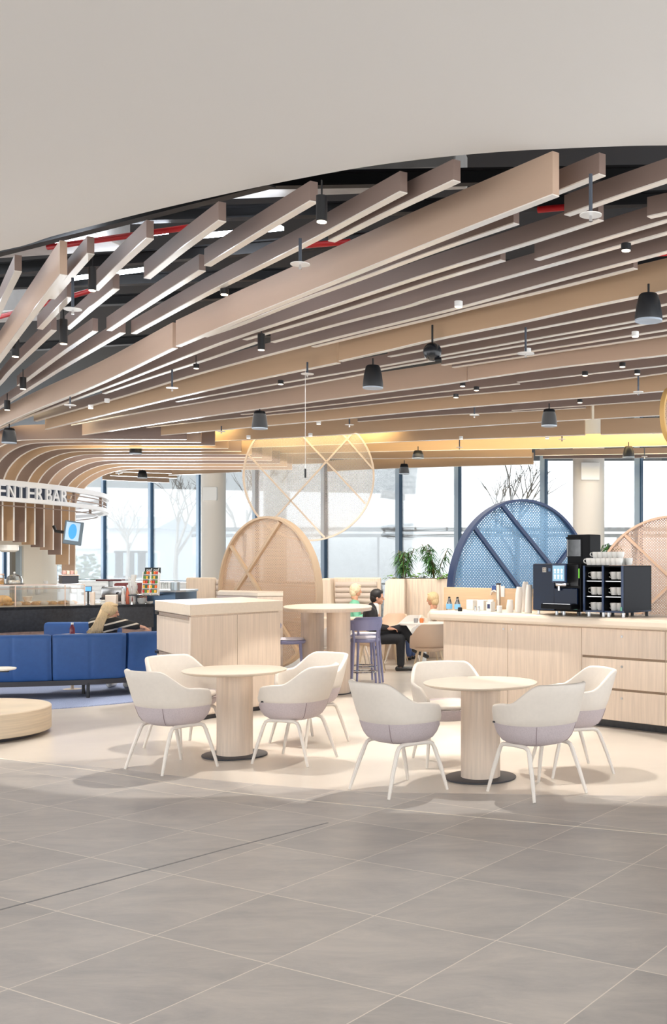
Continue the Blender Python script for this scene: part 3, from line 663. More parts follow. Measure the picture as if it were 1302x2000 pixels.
# ---------------------------------------------------------------- armchairs
def sst(a, b, x):
    t = max(0, min(1, (x-a)/(b-a))); return t*t*(3-2*t)
def armchair(mu, ml, mleg, label, seam_tag=True):
    root = thing('armchair', label, 'chair', group=None)
    A, B = .30, .275
    def rad(z):
        pr = [(.355, .50), (.365, .66), (.39, .80), (.43, .90), (.48, .965), (.52, .995), (.58, 1.03), (.65, 1.05), (.75, 1.07), (.83, 1.08)]
        for (z0, r0), (z1, r1) in zip(pr, pr[1:]):
            if z <= z1: return r0+(r1-r0)*max(0, (z-z0)/(z1-z0))
        return pr[-1][1]
    def pt(phi, z, off=0):
        s_, c_ = math.sin(phi), math.cos(phi); e = 2/2.35
        x = math.copysign(abs(s_)**e, s_); y = -math.copysign(abs(c_)**e, c_)
        r = rad(z); lean = .085*max(0, (z-.5)/.3)*max(0, c_)
        return Vector((x*(A*r-off), y*(B*r-off)-lean, z))
    def top(phi):
        d = abs(math.degrees(phi))
        t = .815-(.815-.668)*sst(38, 84, d); t -= .02*sst(84, 118, d); t -= .085*sst(112, 132, d)**1.3
        return t
    g = MB(); n = 56; mx = math.radians(132); prev = None; T = .034
    for i in range(n+1):
        ph = -mx+2*mx*i/n; tp = top(ph); z0 = .515; lp = []
        for k in range(6): lp.append(pt(ph, z0+(tp-T*.5-z0)*k/5, 0))
        for a in (35, 90, 145):
            q0 = pt(ph, tp-T*.5, 0); q1 = pt(ph, tp-T*.5, T); c = (q0+q1)/2; h = (q0-q1)/2
            aa = math.radians(a); lp.append(c+h*math.cos(aa)+Vector((0, 0, T*.5))*math.sin(aa))
        for k in range(6): lp.append(pt(ph, tp-T*.5-(tp-T*.5-.47)*k/5, T+.008*math.sin(PI*k/5)))
        vv = [g.bm.verts.new(p) for p in lp]
        if prev:
            m = len(vv)
            for k in range(m): g.bm.faces.new((prev[k], vv[k], vv[(k+1) % m], prev[(k+1) % m]))
        else: g.bm.faces.new(vv[::-1])
        prev = vv
    g.bm.faces.new(prev)
    g.build('backrest', mu, root, smooth=True, angle=1.2)
    g = MB(); n = 64; rows = []
    for z, of in ((.355, .08), (.355, 0), (.365, 0), (.39, 0), (.43, 0), (.475, 0), (.516, -.001), (.518, .008), (.5, .04)):
        row = []
        for i in range(n):
            ph = -PI+2*PI*i/n; d = abs(math.degrees(ph)); zz = z
            if z > .44: zz = z-(z-.44)*sst(118, 145, d)*.75
            row.append(g.bm.verts.new(pt(ph, zz, of if of < .05 else .06)))
        rows.append(row)
    for a, b in zip(rows, rows[1:]):
        for k in range(n): g.bm.faces.new((a[k], a[(k+1) % n], b[(k+1) % n], b[k]))
    g.bm.faces.new(rows[0][::-1]); g.bm.faces.new(rows[-1])
    lo = g.build('seat_shell', ml, root, smooth=True, angle=1.0)
    for ph in (-.62, .62):
        g = MB(); g.tube([pt(ph, z, -.001) for z in (.362, .39, .43, .47, .512)], .0028, 6); g.build('seam', mat('seam_thread', (150, 134, 136), .9), lo)
    g = MB(); g.lathe([(0, .45), (.8, .45), (.93, .465), (.95, .48), (.9, .497), (.6, .503), (0, .503)], n=40, sx=A*.93, sy=B*.9)
    g.build('seat_cushion', mu, root, smooth=True, loc=(0, .01, 0), angle=1.2)
    for sx in (-1, 1):
        fp = {}
        rail = [(sx*.205, .155, .315), (sx*.203, .14, .345), (sx*.20, .115, .357), (sx*.195, 0, .36), (sx*.20, -.125, .357), (sx*.203, -.155, .345), (sx*.206, -.172, .315)]
        MB().tube(rail, .0155, 8).build('seat_frame', mleg, root, smooth=True)
        MB().tube([(sx*.205, .155, .318), (sx*.225, .2, .17), (sx*.247, .243, 0)], [.0165, .0155, .0115], 8).build('leg', mleg, root, smooth=True)
        MB().tube([(sx*.206, -.172, .318), (sx*.226, -.225, .17), (sx*.25, -.278, 0)], [.0165, .0155, .0115], 8).build('leg', mleg, root, smooth=True)
    MB().box((0, .02, .354), (.40, .05, .012)).build('seat_frame', mleg, root)
    if seam_tag:
        p = pt(math.radians(-112), .522, -.002); MB().box(p, (.004, .03, .012), Matrix.Rotation(.35, 3, 'Z')).build('fabric_tag', black, root)
    return root
proto = None
tabs = {}
def put_chair(x, y, fx, fy, label, group):
    global proto
    rz = math.atan2(fy, fx)-PI/2
    if proto is None:
        proto = armchair(cream, lilac, legm, label); proto.location = (x, y, 0); proto.rotation_euler = (0, 0, rz); proto['group'] = group; return proto
    return dup(proto, (x, y, 0), rz, label, group)
GL, GR = 'armchairs around the left round table', 'armchairs around the right round table'
put_chair(-2.96, 8.87, .60, .80, 'cream and lilac armchair at the front left of the left round table', GL)
put_chair(-2.06, 9.19, -.95, .30, 'cream and lilac armchair at the front right of the left round table', GL)
put_chair(-3.17, 9.85, .80, -.55, 'cream and lilac armchair behind left table, against the wooden cabinet drawers', GL)
put_chair(-2.13, 10.10, -.60, -.80, 'cream and lilac armchair behind the left round table, below the bar stool', GL)
put_chair(-1.01, 8.02, .72, .66, 'cream and lilac armchair at the front left of the right round table', GR)
put_chair(-.02, 7.92, -.66, .75, 'cream and lilac armchair at the front right of the right round table', GR)
put_chair(-.74, 9.12, .32, -.95, 'cream and lilac armchair behind the right round table, facing the viewer', GR)
put_chair(.25, 8.72, -.93, -.36, 'cream and lilac armchair right of the right table, before the drawers', GR)
def round_table(x, y, label):
    r = thing('round_table', label, 'table', (x, y, 0), 0, 'round pedestal tables')
    MB().lathe([(0, .715), (.40, .715), (.435, .728), (.44, .735), (.44, .740), (.436, .742), (0, .742)], n=72).build('tabletop', ash_h, r, smooth=True)
    MB().cyl((0, 0, .012), (0, 0, .716), .152, n=56).build('pedestal', ash, r, smooth=True)
    MB().lathe([(0, 0), (.272, 0), (.276, .004), (.276, .011), (.270, .014), (0, .014)], n=64).build('base_plate', dark, r, smooth=True)
    return r
round_table(-2.62, 9.43, 'round pale wooden pedestal table at left, in front of the wooden cabinet')
round_table(-.444, 8.44, 'round pale wooden pedestal table at right, in front of the coffee counter')
# ---------------------------------------------------------------- bench, little table
r = thing('round_bench', 'low thick round wooden bench cut by the left picture edge', 'bench', (-5.50, 10.50, 0))
MB().lathe([(0, .04), (.74, .04), (.75, .05), (.75, .262), (.742, .27), (0, .27)], n=72).build('seat', mat('ash_wood_band', (226, 208, 182), .45, var=.1, scale=5, stretch=(.4, .4, 14)), r, smooth=True)
MB().cyl((0, 0, 0), (0, 0, .04), .66, n=48).build('base_plate', dark, r, smooth=True)
ty = 12.0; c = P(2, 1305, ty)
r = thing('side_table', 'small round white side table before the blue sofa at the left edge', 'table', (c.x-.05, ty, 0))
MB().lathe([(0, c.z-.018), (.19, c.z-.018), (.2, c.z-.01), (.2, c.z), (0, c.z)], n=40).build('tabletop', mat('white_laminate', (240, 232, 222), .4), r, smooth=True)
MB().lathe([(0, 0), (.14, 0), (.14, .01), (.02, .02), (.018, c.z-.05), (.09, c.z-.018), (0, c.z-.018)], n=24).build('pole', black, r, smooth=True)
MB().box((.08, -.02, c.z-.03), (.12, .05, .02)).build('bracket', black, r)
# ---------------------------------------------------------------- blue sofa and rug
rug = mat('blue_grey_carpet', (150, 162, 192), .95, var=.22, scale=90, bump=.5)
rp = [PZ(-500, 1380), PZ(-200, 1390), PZ(0, 1390), PZ(96, 1386), PZ(200, 1378), PZ(290, 1368), PZ(380, 1352), PZ(425, 1340), PZ(400, 1328), PZ(300, 1326), PZ(0, 1332), PZ(-500, 1342)]
rp = catmull([(p.x, p.y, 0) for p in rp], 5)
o = MB().prism([(p.x, p.y) for p in rp], .001, .012).build('rug', rug); tag(o, 'blue grey rug under the blue sofa', 'rug')
rs = thing('curved_sofa', 'long royal blue upholstered curved sofa seen from behind', 'sofa', (-5.6, 13.4, 0))
SB = Vector((-5.6, 13.4, 0))
sp_ = [(-330, 12.6), (-215, 12.75), (-100, 12.95), (0, 13.1), (27, 13.13), (103, 13.25), (176, 13.4), (243, 13.62), (320, 14.0), (400, 14.5)]
def spt(x, Y): return Vector((X_(x, Y), Y))
def sofa_panel(xs, name, parent, base, z0, z1, seam, off=0, zback=0):
    n = 64; g = MB(); pts = []
    for i in range(n+1):
        x = xs[0]+(xs[1]-xs[0])*i/n
        for (xa, ya), (xb, yb) in zip(sp_, sp_[1:]):
            if xa <= x <= xb+1e-6: Y = ya+(yb-ya)*(x-xa)/(xb-xa); break
        pts.append(spt(x, Y+off))
    prof = []
    for k in range(13):
        a = k/12; prof.append(a)
    rows = []
    for i, p in enumerate(pts):
        t = (pts[min(i+1, n)]-pts[max(0, i-1)]).normalized(); nn = Vector((t.y, -t.x))
        u = i/n; pinch = 1-math.exp(-((u-0)/.04)**2)*.9-math.exp(-((u-1)/.04)**2)*.9
        se = math.exp(-((u-seam)/.012)**2)*.30+math.exp(-((u-seam)/.06)**2)*.12 if seam else 0
        row = []
        hh = z1-z0
        for k in range(20):
            a = k/20*2*PI; cx_ = math.copysign(abs(math.cos(a))**.45, math.cos(a)); cz = math.copysign(abs(math.sin(a))**.35, math.sin(a))
            th = .085*(.72+.28*pinch-(se*.5 if cx_ > 0 else 0)); lean = -.10*(cz+1)/2
            q = p+nn*(cx_*th+.0)+nn*lean*-0.6
            row.append(g.bm.verts.new(Vector((q.x, q.y, (z0+z1)/2+cz*hh/2*(.97+.03*pinch)))-base))
        rows.append(row)
    for a, b in zip(rows, rows[1:]):
        for k in range(20): g.bm.faces.new((a[k], b[k], b[(k+1) % 20], a[(k+1) % 20]))
    g.bm.faces.new(rows[0][::-1]); g.bm.faces.new(rows[-1])
    return g.build(name, bluef, parent, smooth=True, angle=1.2)
for xs, sm in (((-320, -200), .5), ((-199, -46), .5), ((-45, 102.5), .49), ((103.5, 242.5), .52), ((243.5, 398), .5)):
    sofa_panel(xs, 'back_cushion', rs, SB, .225, .80, sm)
n = 40; bpth = []
for i in range(n+1):
    x = -320+(398+320)*i/n
    for (xa, ya), (xb, yb) in zip(sp_, sp_[1:]):
        if xa <= x <= xb+1e-6: Y = ya+(yb-ya)*(x-xa)/(xb-xa); break
    bpth.append(spt(x, Y)-Vector((SB.x, SB.y)))
MB().strip([(p.x, p.y) for p in bpth], .07, .175, .235).build('frame', dark, rs, smooth=True)
q = offs(bpth, .06); q2 = offs(bpth, .78)
MB().prism([(p.x, p.y) for p in q]+[(p.x, p.y) for p in reversed(q2)], .24, .42).build('seat', bluef, rs, bevel=.03)
MB().prism([(p.x, p.y) for p in offs(bpth, .1)]+[(p.x, p.y) for p in reversed(offs(bpth, .7))], .2, .24).build('frame', dark, rs)
for x, Y in ((172, 13.34), (163, 13.75), (-170, 12.9), (365, 14.35)):
    p = spt(x, Y)-Vector((SB.x, SB.y)); MB().box((p.x, p.y, .105), (.03, .03, .19)).build('leg', black, rs)
r2 = thing('blue_armchair', 'blue upholstered seat back peeking over the sofa beside the bottle', 'sofa', (X_(148, 15.4), 15.4, 0), .12)
MB().box((.1, 0, .58), (1.05, .14, .5), bev=.05).build('backrest', bluef, r2, smooth=True)
MB().box((.1, -.35, .3), (1.05, .6, .2), bev=.04).build('seat', bluef, r2, smooth=True)
for sx in (-.35, .55):
    for sy in (-.55, -.05): MB().box((sx, sy, .1), (.03, .03, .2)).build('leg', black, r2)
# ---------------------------------------------------------------- wooden island cabinet
def drawer_set(): pass
z1 = 1.229; c0 = Vector((-3.615, 11.33)); cR = Vector((-2.94, 12.57)); cL = Vector((-4.445, 12.66)); cB = cR+cL-c0
r = thing('wooden_cabinet', 'angular pale wooden cabinet with drawers on its left side, behind the left round table', 'cabinet', (c0.x, c0.y, 0))
def shr(pts, d):
    c = sum(pts, Vector((0, 0)))/len(pts); return [p+(c-p).normalized()*d for p in pts]
ps = [c0, cR, cB, cL]; ps0 = [p-c0 for p in ps]
MB().prism([(p.x, p.y) for p in shr(ps0, .0)], z1-.115, z1).build('worktop', ash_h, r, bevel=.004)
MB().prism([(p.x, p.y) for p in shr(ps0, .045)], .05, z1-.115).build('body', ash, r)
MB().prism([(p.x, p.y) for p in shr(ps0, .09)], 0, .05).build('plinth', dark, r)
def panel(a, b, z0, z1, name, m, parent, off=.006, th=.02, ins=.003, base=Vector((0, 0))):
    """board standing on the line a-b (plan), facing its right-hand side"""
    a, b = Vector(a), Vector(b); t = (b-a).normalized(); nn = Vector((t.y, -t.x)); a2 = a+t*ins; b2 = b-t*ins; c = (a2+b2)/2+nn*(off-th/2)
    g = MB().box((0, 0, 0), ((b2-a2).length, th, z1-z0-2*ins), bev=.002)
    return g.build(name, m, parent, loc=(c.x-base.x, c.y-base.y, (z0+z1)/2), rot=(0, 0, math.atan2(t.y, t.x)))
m_ = (c0+cR)/2; tt = (cR-c0).normalized()
for a, b in ((c0+tt*.02, c0+tt*.70), (c0+tt*.70, cR-tt*.02)): panel(a, b, .06, z1-.13, 'door', ash, r, off=-.012, base=c0)
tt = (c0-cL).normalized()
for za, zb in ((.06, .62), (.66, z1-.165)):
    d = panel(cL+tt*.04, c0-tt*.03, za, zb, 'drawer', ash, r, off=-.012, base=c0)
for zg in (.64, z1-.14):
    a = cL+tt*.06; b = c0-tt*.05
    d = panel(a, b, zg-.02, zg+.018, 'handle', mat('bronze_grip', (150, 134, 122), .5), r, off=.0, base=c0)
    pp = cL+tt*.13-c0; nn = Vector((tt.y, -tt.x)); MB().box((0, 0, 0), (.14, .02, .03)).build('handle_recess', black, r, loc=(pp.x+nn.x*.004, pp.y+nn.y*.004, zg), rot=(0, 0, math.atan2(tt.y, tt.x)))
# second cabinet behind it
r = thing('wooden_cabinet', 'taller wooden cabinet directly behind the angular one, below the tan round screen', 'cabinet', (-3.9, 14.9, 0))
zq = Z_(1157, 14.6)
p = [Vector((X_(425, 15.0), 15.0)), Vector((X_(503, 14.4), 14.4)), Vector((X_(552, 14.55), 14.55)), Vector((X_(552, 15.2), 15.2)), Vector((X_(430, 15.8), 15.8))]
b0 = Vector((-3.9, 14.9)); pl = [(q.x-b0.x, q.y-b0.y) for q in p]
MB().prism(pl, 0, zq-.05).build('body', ash, r)
MB().prism([(x*1.01, y*1.01) for x, y in pl], zq-.045, zq).build('worktop', ash_h, r)
panel(p[0], p[1], zq-.14, zq-.05, 'drawer', mat('mauve_wood', (196, 180, 172), .5), r, off=.01, base=b0)
MB().box((p[0].x-b0.x+.12, p[0].y-b0.y-.05, zq-.1), (.1, .02, .03)).build('handle', black, r)
# ---------------------------------------------------------------- high table
def superell(a, b, e=3.2, n=72):
    out = []
    for k in range(n):
        t = 2*PI*k/n; c, s_ = math.cos(t), math.sin(t)
        out.append((math.copysign(abs(c)**(2/e), c)*a, math.copysign(abs(s_)**(2/e), s_)*b))
    return out
r = thing('high_table', 'bar height wooden table on two oval pillars, beside the lilac stools', 'table', (X_(640, 14.35), 14.35, 0), .2)
zt = 1.095
se = superell(.57, .95, 2.5)
g = MB(); 
MB().prism([(x*.985, y*.985) for x, y in se], zt-.045, zt-.012).build('tabletop', ash, r, smooth=True)
MB().prism(se, zt-.014, zt).build('tabletop_edge', ash_h, r, smooth=True)
for x, y in ((-.20, .18), (.13, -.42)):
    pe = [(x+a, y+b) for a, b in superell(.15, .22, 2)]
    MB().prism(pe, .012, zt-.045).build('pillar', ash, r, smooth=True)
MB().prism(superell(.38, .7, 2.4), 0, .012).build('base_plate', dark, r)
# ---------------------------------------------------------------- stools
def stool(label):
    r = thing('bar_stool', label, 'stool', group='lilac bar stools at the high table'); zs = .66
    MB().lathe([(0, zs-.045), (.185, zs-.045), (.2, zs-.03), (.2, zs-.008), (.19, zs), (0, zs)], n=36).build('seat', purple, r, smooth=True)
    MB().lathe([(0, zs), (.17, zs), (.182, zs+.012), (.165, zs+.028), (0, zs+.032)], n=36).build('seat_cushion', seatw, r, smooth=True)
    for sx in (-1, 1):
        MB().tube([(sx*.135, .13, zs-.04), (sx*.175, .175, 0)], [.019, .015], 8).build('leg', purple, r, smooth=True)
        MB().tube([(sx*.165, -.17, zs+.2), (sx*.15, -.165, zs), (sx*.155, -.17, zs-.1), (sx*.19, -.215, 0)], [.013, .018, .019, .015], 8).build('leg', purple, r, smooth=True)
    pts = []
    g = MB(); n = 20; prev = None
    for i in range(n+1):
        a = math.radians(-64+128*i/n); x = .225*math.sin(a); y = -.19*math.cos(a)-.025
        e = abs(i/n-.5)*2; hh = .068*(1-max(0, (e-.72)/.28)**2.2*.95)
        row = [g.bm.verts.new(v) for v in (Vector((x, y, zs+.185-hh)), Vector((x*1.08, y*1.08, zs+.185-hh)), Vector((x*1.08, y*1.08, zs+.185+hh)), Vector((x, y, zs+.185+hh)))]
        if prev:
            for k in range(4): g.bm.faces.new((prev[k], row[k], row[(k+1) % 4], prev[(k+1) % 4]))
        else: g.bm.faces.new(row[::-1])
        prev = row
    g.bm.faces.new(prev); g.build('backrest', purple, r, smooth=True)
    pr = [(.17*math.cos(a*PI/12), .17*math.sin(a*PI/12)-.01, .22) for a in range(25)]
    MB().tube(pr, .009, 8).build('footrest', chrome, r, smooth=True)
    return r
s0 = stool('lilac bar stool in front right of the high table, nearest to the viewer'); s0.location = (X_(711, 14.5), 14.5, 0); s0.rotation_euler = (0, 0, .25)
dup(s0, (X_(712, 15.3), 15.3, 0), .5, 'lilac bar stool mostly hidden behind the nearest right one')
dup(s0, (X_(566, 14.2), 14.2, 0), -1.35, 'lilac bar stool left of the high table, partly behind the wooden cabinet')
# ---------------------------------------------------------------- round perforated screens
def screen(name, x, Y, R, zc, u_ang, mframe, msheet, bars, label, depth=.12, thick=.035, cut=None, barw=.035):
    r = thing(name, label, 'screen', (X_(x, Y), Y, zc), u_ang)
    # disc lies in local XZ; normal is local Y
    n = 96
    def annul(R0, R1, y0, y1, nm, m):
        g = MB(); prev = None; first = None
        for k in range(n+1):
            a = 2*PI*k/n
            q = first if k == n else [g.bm.verts.new((rr*math.cos(a), yy, rr*math.sin(a))) for rr, yy in ((R0, y0), (R1, y0), (R1, y1), (R0, y1))]
            if prev:
                for j in range(4): g.bm.faces.new((prev[j], q[j], q[(j+1) % 4], prev[(j+1) % 4]))
            prev = q; first = first or q
        return g.build(nm, m, r, smooth=True)
    annul(R-thick, R, -depth/2, depth/2, 'frame', mframe)
    g = MB(); g.bm.faces.new([g.bm.verts.new(((R-.01)*math.cos(2*PI*k/n), .0, (R-.01)*math.sin(2*PI*k/n))) for k in range(n)])
    bmesh.ops.solidify(g.bm, geom=list(g.bm.faces), thickness=.003)
    g.build('perforated_sheet', msheet, r)
    for (xa, za, xb, zb_) in bars:
        a = Vector((xa*R, -depth*.22, za*R)); b = Vector((xb*R, -depth*.22, zb_*R))
        d = b-a; g = MB(); g.box((a+b)/2, (d.length, depth*.4, barw), Matrix.Rotation(-math.atan2(d.z, d.x), 3, 'Y')); g.build('brace', mframe, r)
    return r
tanf = mat('tan_screen_paint', (196, 170, 142), .4); tans = mesh_mat('tan_perforated', (224, 196, 168), 34, .84)
screen('round_screen', 524, 17.2, 1.20, 1.20, math.radians(-37), tanf, tans, [(.26, .92, -.94, -.28), (-.75, .62, .62, -.76)], 'tan perforated round floor screen behind the high table', barw=.05)
whf = mat('white_screen_paint', (218, 200, 182), .5); whs = mesh_mat('white_perforated', (244, 236, 226), 60, .36)
hd = screen('hanging_round_screen', 603, 19.75, 1.18, Z_(930, 19.75), 0.06, whf, whs, [(-.92, .33, .24, -.94), (-.60, -.74, .68, .68), (-.36, .90, .86, -.42), (.30, .90, .97, .12)], 'large white translucent round screen hanging from the ceiling baffles', depth=.06, thick=.03, barw=.03)
blf = mat('navy_screen_paint', (30, 52, 92), .35); bls = mesh_mat('blue_perforated', (126, 170, 206), 30, .86, .35)
screen('round_screen', 1021, 15.0, 1.27, 1.27, math.radians(42), blf, bls, [(-.70, .68, .66, -.72), (-.33, .93, .96, -.24), (.80, .58, -.62, -.74)], 'blue perforated round floor screen behind the coffee machine', barw=.05)
screen('round_screen', 1316, 16.4, 1.20, 1.18, math.radians(-8), mat('peach_screen_paint', (206, 172, 146), .45), mesh_mat('peach_perforated', (226, 198, 178), 34, .82), [(-.62, .76, .8, -.58), (.62, .76, -.8, -.58)], 'peach perforated round floor screen at the right picture edge', barw=.04)
screen('hanging_round_screen', 1312, 11.6, .30, Z_(812, 11.6), math.radians(62), mat('yellow_tan_paint', (214, 172, 106), .5), tans, [(-.7, .7, .7, -.7)], 'tan round ceiling ring whose edge touches the right picture border', depth=.05)
o = MB().cyl((0, 0, 0), (0, 0, 1.6), .0035, n=6).build('cable', white, loc=(X_(596, 13.2), 13.2, Z_(930, 13.2))); tag(o, 'thin white cable hanging before the white round screen', 'cable')
MB().cyl((0, 0, -.02), (0, 0, .09), .012, n=8).build('cable_end', black, o)
# ---------------------------------------------------------------- coffee counter
CO = Vector((-1.198, 12.45)); CD = Vector((2.432, -2.02)).normalized(); CN = Vector((-CD.y, CD.x))   # along, backwards
CA = math.atan2(CD.y, CD.x); R3c = Matrix.Rotation(CA, 3, 'Z')
def CL(s, d, z=0): q = CO+CD*s+CN*d; return Vector((q.x, q.y, z))
def cs(x, d):
    """distance along the counter where the ray of column x meets depth d"""
    t = (x-CX)/F; q = CO+CN*d
    return (t*q.y-q.x)/(CD.x-t*CD.y)
zc = 1.115
r = thing('coffee_counter', 'long pale wooden coffee counter with doors and drawers at right', 'counter', (CO.x, CO.y, 0), CA)
g = MB(); g.box((2.35, .42, zc-.05), (4.8, .9, .10), bev=.03); g.build('worktop', ash_h, r)
g = MB(); g.box((2.4, .45, (zc-.1+.08)/2), (4.62, .74, zc-.18), bev=.02); g.build('body', ash, r)
MB().box((2.45, .5, .04), (4.5, .66, .08)).build('plinth', blackstone, r)
s_ = [cs(866, .07), cs(992, .07), cs(1136, .07), cs(1299, .07), cs(1299, .07)+1.2]
for a, b in ((s_[0], s_[1]), (s_[1], s_[2])):
    d = MB().box(((a+b)/2, .072, (.09+zc-.115)/2), (b-a-.006, .02, zc-.21), bev=.002).build('door', ash, r)
    lk = (b-.06) if a == s_[0] else (a+.06)
    MB().cyl((lk, .063, zc-.17), (lk, .058, zc-.17), .011, n=12).build('lock', steel, d)
hz = [(.09, .385), (.41, .70), (.725, zc-.115)]
for a, b in ((s_[2], s_[3]), (s_[3], s_[4])):
    for z0, z1_ in hz:
        d = MB().box(((a+b)/2, .072, (z0+z1_)/2), (b-a-.006, .02, z1_-z0), bev=.002).build('drawer', ash, r)
        MB().cyl(((a+b)/2, .063, z1_-.07), ((a+b)/2, .056, z1_-.07), .013, n=12).build('lock', steel, d)
    for z0 in (.3975, .7125): MB().box(((a+b)/2, .085, z0), (b-a-.006, .012, .028)).build('grip_groove', mat('groove_brown', (150, 128, 108), .6), r)
# splash panel behind
a = cs(866, .95); b = cs(1150, .95)
o = MB().box(((a+b)/2, 0, 0), (b-a, .04, 1.36), bev=.004).build('splash_panel', mat('oak_panel', (222, 190, 152), .45, var=.06, scale=4, stretch=(.5, 4, 8)), loc=CL(0, .97, .68)+Vector((0, 0, 0)), rot=(0, 0, CA)); tag(o, 'low warm oak panel behind the coffee counter', 'panel')
MB().box((cs(977, .93), -.03, Z_(1157, 12.6)-.68), (.11, .01, .13)).build('paper_notice', white, o)
MB().box((cs(963, .93), -.03, Z_(1152, 12.6)-.68), (.06, .01, .08)).build('paper_notice', mat('notice_blue', (60, 90, 150), .6), o)
def on(x, d): s = cs(x, d); return CL(s, d, zc)
# bottles
def syrup(label, x, d):
    p = on(x, d); r = thing('steel_bottle', label, 'bottle', p, CA)
    MB().lathe([(0, 0), (.032, 0), (.036, .01), (.036, .07), (.02, .115), (.017, .13), (.02, .135), (0, .137)], n=20).build('body', steel, r, smooth=True)
    MB().lathe([(.0365, .015), (.0368, .02), (.0368, .07), (.036, .072)], n=20).build('label_band', mat('light_blue_label', (120, 180, 220), .4), r, smooth=True)
    MB().lathe([(0, .135), (.015, .135), (.013, .155), (0, .157)], n=12).build('cap', black, r, smooth=True)
syrup('steel bottle with light blue band, left of the pair on the counter end', 877, .3); syrup('steel bottle with light blue band, right of the pair on the counter end', 893, .3)
o = MB().lathe([(0, 0), (.025, 0), (.025, .035), (.02, .045), (0, .045)], n=16).build('black_jar', black, loc=on(898, .12), smooth=True); tag(o, 'tiny black jar in front of the two steel bottles', 'jar')
for x, L in ((922, 'left'), (943, 'right')):
    g = MB().box((0, 0, .06), (.105, .1, .12), bev=.006); o = g.build('napkin_box', whitep, loc=on(x, .5), rot=(0, 0, CA)); tag(o, '%s white square box between steel bottles and tap' % L, 'box')
for x, L in ((928, 'left'), (935, 'right')):
    o = MB().lathe([(0, 0), (.012, 0), (.012, .05), (.009, .06), (0, .06)], n=12).build('shaker', steel, loc=on(x, .2), smooth=True); tag(o, '%s of two small steel shakers before the white boxes' % L, 'shaker')
p = on(958, .3); r = thing('milk_carton', 'white carton with dark blue print beside the tap', 'carton', p, CA)
g = MB().box((0, 0, .055), (.07, .07, .11)); g.box((0, 0, .12), (.07, .03, .03), bev=.008); g.build('carton', whitep, r)
MB().box((0, -.036, .06), (.04, .003, .05)).build('print', mat('print_navy', (40, 50, 90), .6), r)
p = on(973, .4); r = thing('water_tap', 'tall brushed steel water tap on the coffee counter', 'tap', p, CA)
MB().cyl((0, 0, 0), (0, 0, .30), .026, n=24).build('column', mat('warm_steel', (206, 188, 172), .25, .9), r, smooth=True)
MB().tube([(-.02, 0, .22), (-.06, -.01, .235), (-.09, -.015, .22), (-.1, -.015, .185)], .011, 10).build('spout', MT['warm_steel'], r, smooth=True)
MB().cyl((0, 0, .30), (0, 0, .318), .028, n=24).build('cap', black, r, smooth=True)
MB().cyl((0, 0, 0), (0, 0, .02), .04, n=24).build('base', steel, r, smooth=True)
p = on(975, .12); o = MB().lathe([(0, 0), (.028, 0), (.03, .075), (.027, .078), (0, .07)], n=20).build('glass_jar', whitep, loc=p, smooth=True); tag(o, 'small white pot in front of the tap', 'pot')
# cup stacks
cupw = mat('paper_cup', (248, 242, 236), .5)
def cup_stack(x, d, n, lean, label):
    r = thing('paper_cup_stack', label, 'cups', on(x, d)); 
    q = Matrix.Rotation(lean, 3, 'Y')
    for k in range(n):
        g = MB().lathe([(0, .0), (.038, 0), (.04, .004), (.030, .085), (0, .085)], n=18)
        o = g.build('paper_cup', cupw, r, smooth=True, loc=q @ Vector((0, 0, k*.013+.004)), rot=(0, lean, 0))
cup_stack(995, .25, 5, .03, 'short stack of upturned paper cups right of the tap')
cup_stack(1011, .3, 16, .06, 'left tall stack of upturned paper cups')
cup_stack(1023, .55, 20, .05, 'tallest stack of upturned paper cups at the back')
cup_stack(1031, .28, 18, .05, 'tall stack of upturned paper cups next to the coffee machine')
# coffee machine
mgl = mat('black_gloss', (10, 26, 52), .08, spec=.2); mbl = mat('black_satin', (12, 13, 16), .4, spec=.12)
d0 = .14; sa, sb = cs(1040, d0), cs(1133, d0); zm = zc
r = thing('coffee_machine', 'black glossy coffee machine with blue touch screen', 'coffee machine', CL(sa, d0, zm), CA); W = sb-sa; HM = .50
MB().box((W*.5, .26, .04+HM/2), (W, .50, HM), bev=.01).build('body', mbl, r)
MB().box((W*.24, .003, .04+HM*.5), (W*.46, .02, HM*.98), bev=.008).build('front_panel', mgl, r)
MB().box((W*.72, -.01, .04+HM*.28), (W*.48, .03, HM*.42), bev=.008).build('front_panel', mgl, r)
MB().box((W*.72, .003, .04+HM*.76), (W*.48, .012, HM*.44)).build('front_recess', black, r)
MB().box((W*.66, -.07, .095), (W*.62, .14, .05), bev=.006).build('drip_tray', mbl, r)
MB().box((W*.66, -.07, .122), (W*.56, .11, .006)).build('drip_grid', steel, r)
sc_ = MB().box((W*.68, -.09, .04+HM*.80), (.185, .03, .19), bev=.006).build('touch_screen', bluegloss, r)
MB().box((W*.68, -.1065, .04+HM*.80), (.155, .002, .16)).build('display', mat('display_blue', (150, 196, 220), .2, emit=((120, 180, 215), .2)), sc_)
for i in range(3):
    for j in range(2):
        g = MB(); g.cyl((W*.68-.045+i*.045, -.108, .04+HM*.80-.025+j*.06), (W*.68-.045+i*.045, -.110, .04+HM*.80-.025+j*.06), .012, n=12)
        g.box((W*.68-.045+i*.045, -.109, .04+HM*.80-.05+j*.06), (.016, .002, .018)); g.build('cup_icon', mat('icon_white', (250, 250, 250), .5, emit=((255, 255, 255), .6)), sc_)
MB().box((W*.26, -.008, .04+HM*.87), (.05, .003, .05)).build('badge', mat('badge_cream', (220, 214, 200), .4), r)
for i in range(2):
    for j in range(2): MB().box((W*.26-.011+i*.022, -.0105, .04+HM*.87-.011+j*.022), (.016, .002, .016)).build('badge_mark', mat('badge_grey', (130, 120, 110), .4), r)
